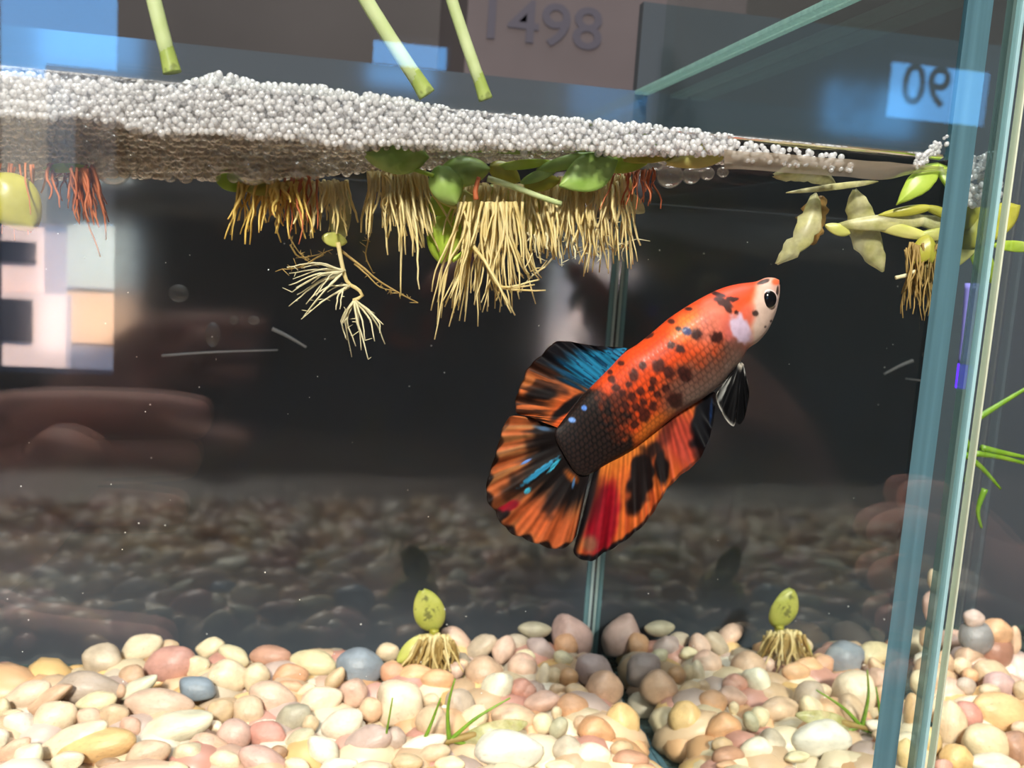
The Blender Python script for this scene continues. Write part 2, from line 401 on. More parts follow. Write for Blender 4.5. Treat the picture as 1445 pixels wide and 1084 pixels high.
# glued corner seam at the back: pale strips of glass edge
box('corner_seam', XW-0.26, XW-0.15, DB-0.05, DB, ZF, ZW, M['seam_teal'], tank)['label'] = 'teal glass seam in the back corner'
box('corner_seam', XW-0.12, XW-0.04, DB-0.05, DB, ZF, ZW, M['seam_pale'], tank)
box('corner_seam', XW-0.15, XW-0.12, DB-0.03, DB, ZF, ZW, M['edge_teal'], tank)
box('floor_seam', XW-0.16, XW-0.01, DF, DB-0.05, ZF, ZF+0.05, M['edge_teal'], tank)
# water: surface sheet with a meniscus climbing the front pane
xs = np.linspace(XL, XW-0.01, 60); prof = [(DF+0.005, ZW+0.20), (DF+0.03, ZW+0.12), (DF+0.08, ZW+0.05), (DF+0.18, ZW+0.015), (DF+0.35, ZW), (DB-0.01, ZW)]
V = [(x, y, z) for x in xs for (y, z) in prof]; k = len(prof)
Fc = [(i*k+j, (i+1)*k+j, (i+1)*k+j+1, i*k+j+1) for i in range(len(xs)-1) for j in range(k-1)]
wat = mesh_obj('water', V, Fc, M['water'])
meta(wat, 'clear still water surface with a curved edge climbing the front glass', 'water')

def sstep(a, b, x):
    t = min(1, max(0, (x-a)/(b-a))); return t*t*(3-2*t)
# ------------------------------------------------------------------ pebbles
PAL = dict(cream=(230, 210, 176), tan=(216, 184, 150), pink=(222, 186, 164), rose=(208, 154, 138), orange=(222, 174, 130), white=(236, 226, 206),
           greytan=(200, 184, 162), grey=(150, 155, 152), speck=(238, 226, 198), mauve=(202, 178, 166), egg=(230, 190, 130), brown=(178, 138, 108), lilac=(205, 185, 180), bluegrey=(138, 150, 156))
def pebble_mesh(name, seed, angular, lump):
    bm = bmesh.new(); bmesh.ops.create_icosphere(bm, subdivisions=3, radius=1.0)
    rs = random.Random(seed); off = Vector((rs.uniform(0, 50), rs.uniform(0, 50), rs.uniform(0, 50)))
    planes = []
    for _ in range(angular):
        n = Vector((rs.gauss(0, 1), rs.gauss(0, 1), rs.gauss(0, 1))).normalized(); planes.append((n, rs.uniform(0.66, 0.86)))
    for v in bm.verts:
        d = v.co.normalized(); p = d*(1+lump*noise.noise(d*1.1+off)+lump*0.3*noise.noise(d*2.7+off))
        for n, h in planes:
            e = p.dot(n)-h
            if e > 0: p -= n*e*0.88
        v.co = p
    bmesh.ops.smooth_vert(bm, verts=bm.verts, factor=0.5, use_axis_x=True, use_axis_y=True, use_axis_z=True)
    me = bpy.data.meshes.new(name); bm.to_mesh(me); bm.free()
    me.polygons.foreach_set('use_smooth', [True]*len(me.polygons)); me.materials.append(M['pebble'])
    # normalise to a unit box so sizes follow the photo
    co = np.array([v.co[:] for v in me.vertices]); lo, hi = co.min(0), co.max(0)
    for v, c in zip(me.vertices, (co-(lo+hi)/2)/((hi-lo)/2)): v.co = c
    return me
SM = [pebble_mesh('smooth_pebble', i, 0, 0.16+0.05*i) for i in range(4)]
AN = [pebble_mesh('angular_pebble', 20+i, 5+i, 0.2) for i in range(4)]
COLWORD = dict(cream='cream', tan='tan', pink='pale pink', rose='dusky rose', orange='warm orange', white='off-white', greytan='grey-beige', grey='grey', speck='speckled white',
               mauve='mauve', egg='amber', brown='reddish brown', lilac='pale lilac', bluegrey='blue-grey')
GZ = ZF+0.85                                     # level of the gravel surface
def gravel_point(px, py, back):
    d = ray(px, py); k = GZ/d.z; P = d*k
    if P.y > back or P.y < 0: P = d*(back/d.y)
    return P
n_peb = 0; LABELS = []
def pebble(px, py, w, h, ang, col, kind, where, back, label=None, group=None):
    global n_peb
    P = gravel_point(px, py, back)
    c = F/P.dot(fw)
    a, b = w/2/c, h/2/c
    dep = max(min(a, b)*0.95, 0.8*math.sqrt(a*b))
    me = (AN if kind == 'a' else SM)[(n_peb*7+3) % 4]; n_peb += 1
    o = bpy.data.objects.new('pebble', me); C.objects.link(o)
    o.location = P*S
    t = math.radians(ang)
    X = rt*math.cos(t)+up*math.sin(t); Zz = -rt*math.sin(t)+up*math.cos(t); Yy = Zz.cross(X)
    R = Matrix((X, Yy, Zz)).transposed()
    o.rotation_euler = R.to_euler(); o.scale = Vector((a, dep, b))*S
    base = np.array(PAL[col], float)+rng.normal(0, 7)+rng.normal(0, 3, 3); base = np.clip(base, 20, 250)
    o.color = (*[v*0.86 for v in lin(base)], 1)
    cw = COLWORD[col]; LABELS.append((o, P.copy(), a, b, cw, kind, where, bool(label)))
    shape = 'angular' if kind == 'a' else 'smooth'
    if label: meta(o, label, 'pebble', 'pebbles in the '+where)
    else: meta(o, '%s %s pebble in the gravel of the %s' % (shape, cw, where), 'pebble', '%s %s pebbles of the %s' % (shape, cw, where))
    return o
CROPS = [  # origin x, origin y, scale of the view, then (cx, cy, w, h, tilt, colour, kind)
 (0, 880, 4.817, [
  (700, 245, 265, 215, -5, 'greytan', 's'), (965, 170, 290, 195, 22, 'cream', 's'), (1150, 155, 130, 90, 0, 'tan', 's'), (1160, 285, 345, 250, 15, 'rose', 's'),
  (900, 365, 175, 165, -10, 'tan', 's'), (610, 445, 440, 235, -8, 'greytan', 's'), (200, 490, 310, 190, 22, 'cream', 's'), (330, 520, 360, 120, 35, 'tan', 'a'),
  (15, 580, 110, 140, 0, 'cream', 's'), (375, 650, 300, 250, 25, 'cream', 's'), (125, 685, 220, 165, -5, 'white', 'a'), (90, 625, 160, 80, 0, 'tan', 'a'),
  (110, 865, 260, 140, 35, 'pink', 'a'), (15, 780, 90, 130, 0, 'speck', 'a'), (660, 545, 270, 160, 12, 'cream', 's'), (605, 640, 180, 130, 0, 'pink', 'a'),
  (785, 630, 195, 165, 10, 'tan', 'a'), (935, 440, 310, 115, 30, 'white', 'a'), (1090, 560, 450, 225, -6, 'pink', 's'), (1340, 445, 260, 165, -8, 'bluegrey', 'a'),
  (1340, 295, 185, 155, 10, 'cream', 'a'), (1200, 705, 510, 205, 14, 'speck', 'a'), (500, 800, 500, 200, 24, 'cream', 's'), (655, 835, 530, 220, 9, 'egg', 's'),
  (890, 700, 150, 120, -30, 'pink', 's'), (1010, 885, 300, 190, 12, 'tan', 's'), (1280, 900, 220, 190, -15, 'cream', 'a'), (1390, 840, 200, 180, 10, 'pink', 's'),
  (470, 940, 220, 140, 12, 'speck', 'a'), (190, 915, 240, 180, 38, 'speck', 'a'), (950, 985, 540, 100, 2, 'pink', 's'), (40, 975, 130, 70, 0, 'tan', 's'),
  (820, 460, 80, 95, 0, 'tan', 's'), (730, 950, 160, 70, 10, 'brown', 'a'), (1180, 1000, 200, 120, 0, 'cream', 's')]),
 (260, 880, 4.817, [
  (175, 165, 200, 125, 25, 'cream', 'a'), (340, 220, 225, 120, -27, 'cream', 's'), (305, 360, 275, 230, -12, 'cream', 's'), (490, 370, 175, 205, -15, 'cream', 's'),
  (590, 228, 280, 148, -4, 'rose', 's'), (880, 270, 315, 175, -7, 'cream', 's'), (725, 352, 235, 160, 0, 'orange', 's'), (1195, 300, 315, 265, -12, 'bluegrey', 's'),
  (1385, 198, 155, 125, 0, 'cream', 's'), (1410, 315, 140, 120, 0, 'orange', 's'), (1022, 380, 190, 105, 52, 'tan', 's'), (600, 512, 320, 225, -22, 'pink', 's'),
  (730, 430, 180, 80, -8, 'orange', 'a'), (830, 452, 140, 70, 30, 'cream', 's'), (930, 522, 295, 190, 12, 'cream', 's'), (1150, 475, 195, 190, 15, 'pink', 'a'),
  (1268, 590, 155, 165, 0, 'tan', 's'), (440, 592, 215, 200, -15, 'tan', 's'), (745, 640, 250, 185, 25, 'greytan', 'a'), (1080, 685, 285, 200, 22, 'white', 's'),
  (340, 765, 225, 215, 0, 'pink', 's'), (570, 755, 255, 175, -10, 'rose', 's'), (245, 600, 200, 170, 30, 'tan', 's'), (790, 795, 215, 145, 30, 'greytan', 's'),
  (940, 865, 235, 175, -22, 'white', 'a'), (1250, 800, 335, 195, 20, 'mauve', 's'), (165, 835, 275, 175, -12, 'pink', 's'), (535, 935, 335, 185, -22, 'pink', 's'),
  (280, 935, 210, 130, -10, 'cream', 's'), (770, 965, 170, 95, -12, 'cream', 's'), (1050, 965, 255, 100, 6, 'white', 's'), (1275, 980, 230, 90, 0, 'cream', 's'),
  (1430, 790, 150, 160, -20, 'mauve', 's'), (215, 697, 110, 70, -20, 'cream', 's'), (860, 680, 110, 120, 0, 'tan', 's'), (640, 880, 120, 100, 0, 'brown', 's')]),
 (520, 860, 4.8375, [
  (215, 645, 335, 310, -18, 'cream', 'a'), (170, 435, 180, 140, -18, 'orange', 's'), (330, 455, 260, 160, 0, 'orange', 's'), (470, 485, 225, 150, 0, 'orange', 's'),
  (600, 205, 225, 135, -35, 'pink', 's'), (770, 255, 235, 140, 35, 'greytan', 's'), (922, 275, 200, 150, 62, 'pink', 's'), (1025, 228, 175, 115, -15, 'greytan', 's'),
  (790, 443, 255, 235, -18, 'tan', 's'), (868, 555, 275, 205, 60, 'white', 's'), (1052, 552, 180, 155, -25, 'rose', 's'), (1050, 395, 195, 195, 0, 'pink', 's'),
  (625, 670, 260, 210, -60, 'greytan', 's'), (430, 622, 120, 95, 0, 'tan', 's'), (520, 690, 65, 75, 0, 'white', 's'), (600, 415, 110, 110, 0, 'pink', 's'), (640, 380, 90, 80, 0, 'tan', 's'),
  (440, 775, 230, 235, 10, 'tan', 's'), (720, 745, 220, 165, 48, 'cream', 's'), (380, 918, 310, 112, 14, 'white', 's'), (450, 985, 220, 115, 14, 'cream', 's'),
  (555, 1060, 205, 110, 4, 'cream', 's'), (960, 960, 465, 270, -6, 'white', 's'), (990, 745, 300, 195, -8, 'tan', 's'), (265, 1045, 210, 110, 0, 'tan', 's'), (50, 1070, 150, 60, 0, 'cream', 's'), (720, 880, 170, 110, 0, 'greytan', 's')]),
 (700, 850, 4.63, [
  (252, 180, 215, 105, -3, 'greytan', 's'), (500, 225, 300, 225, -42, 'mauve', 'a'), (455, 285, 155, 155, -15, 'orange', 's'), (290, 312, 200, 150, -25, 'mauve', 'a'),
  (440, 375, 150, 105, -32, 'cream', 's'), (170, 435, 190, 180, -20, 'pink', 's'), (190, 352, 130, 85, 0, 'cream', 's'), (310, 482, 170, 95, 80, 'cream', 's'),
  (380, 482, 95, 115, 0, 'cream', 's'), (475, 492, 125, 120, 0, 'orange', 's'), (640, 445, 250, 205, -25, 'lilac', 's'), (712, 565, 240, 235, -20, 'tan', 's'),
  (575, 372, 110, 85, 0, 'pink', 's'), (182, 575, 165, 135, -25, 'rose', 's'), (300, 650, 235, 132, 15, 'pink', 's'), (402, 570, 110, 80, 0, 'tan', 's'),
  (525, 592, 160, 115, -20, 'tan', 's'), (500, 688, 208, 168, -6, 'orange', 's'), (830, 782, 245, 208, -62, 'egg', 's'), (660, 852, 250, 195, -28, 'orange', 's'),
  (305, 792, 140, 135, -20, 'cream', 's'), (408, 822, 150, 110, 55, 'greytan', 's'), (470, 972, 195, 190, 10, 'greytan', 's'), (632, 1005, 235, 175, -5, 'speck', 's'),
  (820, 960, 150, 110, 0, 'tan', 's'), (880, 1035, 235, 125, -4, 'rose', 's'), (420, 1072, 195, 75, 0, 'cream', 's'), (960, 1085, 160, 60, 0, 'orange', 's'), (395, 725, 70, 90, 0, 'cream', 's'), (560, 790, 110, 90, 0, 'tan', 's')]),
]
SPECIAL = {(1195, 300): 'largest blue-grey pebble, lying at the back edge of the gravel', (1340, 445): 'small blue-grey pebble wedged between cream and pink pebbles',
           (830, 782): 'amber egg-shaped pebble leaning against the side glass', (1200, 705): 'long flat pitted white pebble with square ends',
           (960, 960): 'big flat off-white pebble under the grassy water plant', (655, 835): 'long amber bean-shaped pebble with a pale top',
           (1090, 560): 'wide pale pink pebble beside the small blue-grey pebble', (1160, 285): 'plump dusky rose pebble next to the cream oval one',
           (640, 445): 'pale lilac rounded pebble near the back corner seam', (500, 225): 'mauve angular pebble standing highest by the back corner seam',
           (215, 645): 'big blocky cream pebble in front of the sunken seedling'}
used = set()
for ox, oy, sc, L in CROPS:
    for (cx, cy_, w, h, ang, col, kd) in L:
        lab = SPECIAL.get((cx, cy_))
        pebble(ox+cx/sc, oy+cy_/sc, w/sc*1.04, h/sc*1.04, ang, col, kd, 'main tank', 26.75, lab)
# the gravel that fills the bed underneath and runs on to the front glass
def gravel_bed(name, n, x0, x1, y0, y1, ztop, label, parent=None):
    co = np.array([v.co[:] for v in SM[0].vertices]); bm = bmesh.new(); bmesh.ops.create_icosphere(bm, subdivisions=2, radius=1.0)
    bm.verts.ensure_lookup_table(); base = np.array([v.co[:] for v in bm.verts]); fcs = np.array([[v.index for v in f.verts] for f in bm.faces]); bm.free()
    Vs, Fs, Cs = [], [], []
    names = ['cream', 'tan', 'pink', 'orange', 'white', 'greytan', 'rose', 'mauve', 'egg', 'cream', 'tan']
    for i in range(n):
        r = rng.uniform(0.32, 0.75); s = np.array([r*rng.uniform(0.9, 1.35), r*rng.uniform(0.75, 1.1), r*rng.uniform(0.55, 0.8)])
        E_ = np.array(Euler((rng.uniform(-.5, .5), rng.uniform(-.5, .5), rng.uniform(0, 6.28))).to_matrix())
        x, y = rng.uniform(x0+r*1.2, x1-r*0.95-0.05), rng.uniform(y0+r*1.2, y1-r*1.2)
        z = ztop(x, y)-rng.uniform(0.35, 0.95)*r - rng.random()*0.25
        z = max(z, ZF+s[2]*0.8)
        lump = 1+0.10*np.sin(base@rng.normal(0, 1.6, 3)+rng.uniform(0, 6))[:, None]
        Vs.append((base*lump*s)@E_.T+np.array([x, y, z])); Fs.append(fcs+len(base)*i)
        Cs.append(np.tile(0.86*np.array(lin(np.clip(np.array(PAL[names[rng.integers(len(names))]])+rng.normal(0, 8), 0, 250))), (len(base), 1)))
    o = mesh_obj(name, np.concatenate(Vs), np.concatenate(Fs), M['gravel'], parent, True, np.concatenate(Cs))
    return meta(o, label, 'gravel', kind='stuff')
def ztop_main(x, y):
    t = min(1, max(0, (27.45-y)/15.0)); left = min(1, max(0, (-5.5-x)/3.0))
    return ZF+0.30+0.35*min(1, t*3.0)+0.45*sstep(0.55, 0.72, t) - 0.5*left*max(0, 1-t*5)
gravel_bed('gravel', 900, XL, XW, DF, DB-0.3, ztop_main, 'mixed cream and tan gravel filling the tank floor under the larger pebbles')

gravel_bed('gravel', 110, 5.6, XW+0.1, 13.5, 23.0, lambda x, y: ZF+0.6, 'narrow drift of small pebbles along the foot of the side glass')
# ------------------------------------------------------------------ the fish
YFISH = 13.65
def fp(cx, cy_): return (660+cx/2.4646, 370+cy_/2.4646)
def f3(cx, cy_, dy=0.0): return W(*fp(cx, cy_), YFISH+dy)
PPC = F/YFISH*2.4646                              # view pixels per cm on the fish
def vnoise(x, y, s, seed=0):
    return noise.noise(Vector((x*s+seed*17.3, y*s-seed*9.1, seed*3.7)))
def sstep(a, b, x):
    t = min(1, max(0, (x-a)/(b-a))); return t*t*(3-2*t)
def blob(x, y, cx, cy_, rx, ry, ang, soft=0.35, wob=0.0, ws=0.03):
    t = math.radians(ang); dx, dy = x-cx, y-cy_
    a = dx*math.cos(t)+dy*math.sin(t); b = -dx*math.sin(t)+dy*math.cos(t)
    r = math.hypot(a/rx, b/ry)
    if r > 3: return 0
    if wob: r += wob*vnoise(x, y, ws, cx*0.01)
    return 1-sstep(1-soft, 1+soft, r)
def mixc(c, d, w): return [c[i]*(1-w)+d[i]*w for i in range(3)]
SPOTS = [(870, 112, 26, 8, 15), (890, 140, 34, 14, 25), (905, 160, 22, 10, 60), (930, 130, 14, 8, -20), (915, 128, 16, 8, 0), (935, 175, 8, 8, 0), (768, 163, 14, 7, 0), (708, 205, 13, 8, 10),
         (732, 232, 11, 9, 0), (798, 252, 20, 18, 35), (630, 258, 18, 8, -25), (865, 262, 22, 20, 0), (708, 290, 14, 13, 20), (738, 300, 18, 14, 20), (665, 362, 22, 24, 40), (608, 362, 13, 15, 0), (577, 392, 18, 20, 0),
         (700, 385, 18, 26, -30), (755, 390, 22, 30, -30), (645, 415, 13, 14, 0), (533, 352, 13, 10, 0), (500, 408, 15, 13, 0), (515, 437, 15, 14, 0), (560, 425, 12, 12, 0), (600, 450, 14, 16, 0), (690, 440, 14, 16, 0),
         (722, 480, 28, 26, 30), (612, 530, 20, 26, -10), (645, 503, 14, 18, 0), (570, 470, 16, 18, 0), (540, 455, 13, 13, 0), (495, 382, 10, 9, 0), (610, 485, 12, 14, 0), (580, 565, 14, 16, 0), (1000, 178, 12, 10, 30), (1060, 110, 6, 8, 0), (1055, 205, 4, 4, 0), (1035, 225, 4, 4, 0), (1030, 68, 22, 7, -20), (1077, 100, 4, 16, 5), (640, 440, 12, 14, 0), (660, 460, 12, 14, 0), (585, 505, 13, 14, 0), (548, 500, 14, 14, 0)]
def body_col(x, y, s=0.0, rim=0.0):
    nz = vnoise(x, y, 0.02, 1)*0.5+vnoise(x, y, 0.06, 2)*0.3
    c = [236, 78, 26]
    c = mixc(c, [245, 128, 48], blob(x, y, 770, 225, 70, 45, -40, 0.6, 0.3))
    c = mixc(c, [240, 80, 45], blob(x, y, 900, 110, 110, 45, -20, 0.6))
    c = mixc(c, [228, 120, 95], blob(x, y, 850, 215, 90, 60, -60, 0.6, 0.2))
    c = mixc(c, [222, 110, 100], blob(x, y, 930, 260, 40, 70, -20, 0.6))
    # grey-brown belly
    d = (x-560)*0.60+(y-560)*0.80                   # across the flank, belly side positive
    bl = sstep(-25, 75, (y-330)+0.62*(x-780)+nz*60)*sstep(560, 690, x-0.1*y)*(1-sstep(945, 990, x))
    c = mixc(c, [118, 80, 68], 0.95*bl)
    bl2 = sstep(30, 120, (y-350)+0.70*(x-800)+nz*40)*sstep(650, 760, x)*(1-sstep(945, 985, x))
    c = mixc(c, [148, 124, 114], 0.85*bl2)
    # face
    c = mixc(c, [238, 205, 188], blob(x, y, 1040, 190, 62, 130, 12, 0.35, 0.15))
    c = mixc(c, [236, 196, 184], 0.8*blob(x, y, 1050, 90, 42, 40, 0, 0.5))
    c = mixc(c, [232, 105, 80], 0.9*blob(x, y, 968, 185, 30, 42, 10, 0.5))
    c = mixc(c, [245, 110, 70], blob(x, y, 1072, 68, 14, 12, 0, 0.5))
    # lilac gill cover
    c = mixc(c, [226, 200, 226], blob(x, y, 948, 232, 32, 56, -28, 0.25, 0.3, 0.05))
    # black rear half
    k = sstep(-20, 60, (560-x)*0.75+(y-520)*0.55+nz*95-10)
    k *= 1-0.0*k
    bk = max(blob(x, y, 430, 590, 135, 105, 35, 0.35, 0.35, 0.02), blob(x, y, 500, 500, 70, 40, -40, 0.5, 0.5)*0.85)
    bk = max(bk*0.8, sstep(0.66, 0.77, s+0.10*nz+0.03*vnoise(x, y, 0.05, 8)-0.05*sstep(0, 60, 470-y)))
    c = mixc(c, mixc([44, 29, 26], [10, 7, 8], rim), bk)
    c = mixc(c, [232, 120, 40], blob(x, y, 640, 585, 85, 34, -38, 0.6, 0.4)*(1-bk))
    # upper flank behind the dorsal fin stays orange
    for (sx, sy, rx, ry, an) in SPOTS:
        if abs(x-sx) < 70 and abs(y-sy) < 70:
            w = blob(x, y, sx, sy, rx, ry, an, 0.3, 0.35, 0.06)
            if w > 0: c = mixc(c, [62, 26, 22] if sx < 960 else [70, 52, 48], w*(0.85 if sx < 720 and sx > 480 else 0.95))
    c = mixc(c, [35, 45, 110], blob(x, y, 762, 240, 17, 14, 25, 0.3))
    c = mixc(c, [95, 145, 235], blob(x, y, 405, 507, 10, 9, 0, 0.3)); c = mixc(c, [120, 165, 240], blob(x, y, 363, 549, 13, 9, 10, 0.3))
    return c
def scales(s, t):                                   # overlapping scale rows on the flank, 0..1 shade at scale rims
    a = s*58; b = t*17
    row = math.floor(b); a2 = a+0.5*(row % 2)
    fx = a2-math.floor(a2); fy = b-row-0.5
    r = math.hypot((fx-0.25)*1.0, fy*1.25)
    return sstep(0.42, 0.62, r)
M['fish_skin'] = None
def tone_mat(name, rough, transl, spec=0.5, bump=0.0, coat=0.0, glow=None):
    m, nt, out = new_mat(name)
    p = N(nt, 'ShaderNodeBsdfPrincipled'); p.inputs['Roughness'].default_value = rough; p.inputs['Specular IOR Level'].default_value = spec
    p.inputs['Coat Weight'].default_value = coat; p.inputs['Coat Roughness'].default_value = 0.2
    vc = N(nt, 'ShaderNodeVertexColor', layer_name='tone')
    tc = N(nt, 'ShaderNodeTexCoord'); ns = N(nt, 'ShaderNodeTexNoise'); ns.inputs['Scale'].default_value = 900; ns.inputs['Detail'].default_value = 3
    nt.links.new(tc.outputs['Object'], ns.inputs['Vector'])
    mr = N(nt, 'ShaderNodeMapRange'); mr.inputs[1].default_value = 0.3; mr.inputs[2].default_value = 0.7; mr.inputs[3].default_value = 0.9; mr.inputs[4].default_value = 1.1
    nt.links.new(ns.outputs[0], mr.inputs[0])
    mu = N(nt, 'ShaderNodeMix', data_type='RGBA', blend_type='MULTIPLY'); mu.inputs[0].default_value = 1
    nt.links.new(vc.outputs[0], mu.inputs[6]); nt.links.new(mr.outputs[0], mu.inputs[7]); nt.links.new(mu.outputs[2], p.inputs['Base Color'])
    if bump:
        b = N(nt, 'ShaderNodeBump'); b.inputs['Strength'].default_value = bump; b.inputs['Distance'].default_value = 0.0003
        nt.links.new(ns.outputs[0], b.inputs['Height']); nt.links.new(b.outputs[0], p.inputs['Normal'])
    last = p
    if transl:
        tl = N(nt, 'ShaderNodeBsdfTranslucent'); nt.links.new(mu.outputs[2], tl.inputs[0])
        a = N(nt, 'ShaderNodeMixShader'); a.inputs[0].default_value = transl
        nt.links.new(p.outputs[0], a.inputs[1]); nt.links.new(tl.outputs[0], a.inputs[2]); last = a
    nt.links.new(last.outputs[0], out.inputs[0])
    return m
M['fish_skin'] = tone_mat('fish_skin', 0.5, 0, 0.25, 0.1, 0.04)
M['fish_fin'] = tone_mat('fish_fin', 0.6, 0.3, 0.15)
M['eye_black'] = plain('eye_black', (0.004, 0.004, 0.005), 0.12)
M['eye_ring'] = plain('eye_ring', lin((200, 175, 170)), 0.4)

fish = empty('betta_fish', f3(640, 420), 'orange betta fish with black patches and broad frilled fins swimming upward', 'fish')
DORS = [(1084, 62), (1062, 54), (1035, 55), (1000, 68), (940, 76), (880, 92), (820, 120), (760, 155), (700, 195), (640, 245), (590, 285), (545, 315), (490, 372), (430, 432), (395, 470), (355, 525), (325, 562), (303, 588), (308, 622), (328, 655)]
VENT = [(1084, 66), (1086, 90), (1083, 125), (1070, 180), (1045, 235), (1012, 275), (975, 302), (955, 338), (925, 375), (880, 425), (830, 466), (780, 498), (735, 525), (690, 560), (640, 600), (590, 640), (540, 672), (480, 705), (430, 735), (392, 742), (362, 716), (340, 676)]
NS, NR = 330, 120
D_ = catmull(DORS, NS); V_ = catmull(VENT, NS)
prof_s = [0, 0.02, 0.06, 0.12, 0.2, 0.3, 0.42, 0.55, 0.7, 0.85, 1.0]
prof_t = [0.04, 0.13, 0.24, 0.36, 0.46, 0.52, 0.52, 0.46, 0.33, 0.15, 0.02]
bv, bc = [], []
for i in range(NS):
    s = i/(NS-1); th = float(np.interp(s, prof_s, prof_t))*0.95
    m = (D_[i]+V_[i])/2; h = (D_[i]-V_[i])/2
    for k in range(NR):
        a = 2*math.pi*k/NR; ca, sa = math.cos(a), math.sin(a)
        q = m+h*ca
        e = math.copysign(abs(sa)**0.85, sa)
        x, y = q
        sc_ = scales(s, (a % math.pi)/math.pi*1.0)
        fl = sstep(0.25, 0.32, s)*abs(sa)
        off = -e*th*(1+0.006*(0.5-sc_)*fl)
        bv.append(tuple(f3(x, y, off)))
        c = body_col(x, y, s, sc_)
        g = 1-0.34*sc_*fl*(0.5+0.5*sstep(0, 80, (y-300)+0.6*(x-760)))
        bc.append([0.70*z for z in lin([max(0, v*g) for v in c])])
bf = [(i*NR+k, (i+1)*NR+k, (i+1)*NR+(k+1) % NR, i*NR+(k+1) % NR) for i in range(NS-1) for k in range(NR)]
bf.append(tuple(range(NR))); bf.append(tuple(range((NS-1)*NR+NR-1, (NS-1)*NR-1, -1)))
mesh_obj('body', bv, bf, M['fish_skin'], fish, True, bc)

def ruled_fin(name, base, outer, colf, ruffle=0.05, freq=26, nu=150, nv=60, bow=0.15, dy0=0.0, frill=5):
    B = catmull(base, nu); O = catmull(outer, nu); v, c = [], []
    for i in range(nu):
        u = i/(nu-1)
        fr = 1+ (frill/100.0)*0.35*abs(math.sin(u*freq*1.6))
        for j in range(nv):
            t = j/(nv-1)
            q = B[i]*(1-t)+O[i]*t
            if t > 0.85: q = q+(O[i]-B[i])*(fr-1)*(t-0.85)/0.15
            off = dy0+ruffle*t*math.sin(u*freq)+0.05*t*t*math.sin(u*freq*2.7+1)+bow*t*t*math.sin(u*3.3)
            v.append(tuple(f3(q[0], q[1], off))); c.append([0.72*z for z in lin([max(0, min(255, z)) for z in colf(q[0], q[1], u, t)])])
    n = len(v)
    vb = [(p[0], p[1]+0.022, p[2]) for p in v]
    f = []
    for i in range(nu-1):
        for j in range(nv-1):
            a = i*nv+j; f.append((a, a+1, a+nv+1, a+nv)); f.append((n+a, n+a+nv, n+a+nv+1, n+a+1))
    def rimf(idx):
        for a, b in zip(idx[:-1], idx[1:]): f.append((a, b, n+b, n+a))
    rimf([i*nv+nv-1 for i in range(nu)]); rimf([j for j in range(nv)]); rimf([(nu-1)*nv+j for j in range(nv)][::-1]); rimf([i*nv for i in range(nu)][::-1])
    return mesh_obj(name, v+vb, f, M['fish_fin'], fish, True, c+c)
def raymod(u, t, n, seed): return 1+0.09*math.sin(u*n*6.28)+0.16*noise.noise(Vector((u*60, t*2.5, seed)))
def col_dorsal(x, y, u, t):
    c = [205, 105, 52]
    st = noise.noise(Vector((u*34, t*1.8, 5)))
    c = mixc(c, [238, 100, 45], (1-sstep(0.1, 0.45, t))*sstep(0.55, 0.8, u))
    c = mixc(c, [22, 18, 20], sstep(0.05, 0.3, st+0.25)*sstep(0.25, 0.6, t)*0.7)
    blue = (1-sstep(0.46, 0.60, u+0.12*st))*(1-sstep(0.62, 0.98, t+0.35*u+0.3*st))
    dk = (1-sstep(0.50, 0.62, u+0.1*st))
    c = mixc(c, [20, 18, 24], dk); c = mixc(c, [30, 125, 168] if st > -0.1 else [16, 70, 105], blue)
    c = mixc(c, [195, 112, 60], blob(x, y, 205, 415, 32, 18, -30, 0.4, 0.3)); c = mixc(c, [22, 18, 20], blob(x, y, 260, 460, 80, 20, -8, 0.5, 0.5)*0.95)
    c = mixc(c, [20, 16, 18], blob(x, y, 345, 505, 75, 17, -38, 0.35, 0.3))
    c = mixc(c, [60, 35, 25], sstep(0.965, 1, t)*0.7)
    return [v*raymod(u, t, 24, 1) for v in c]
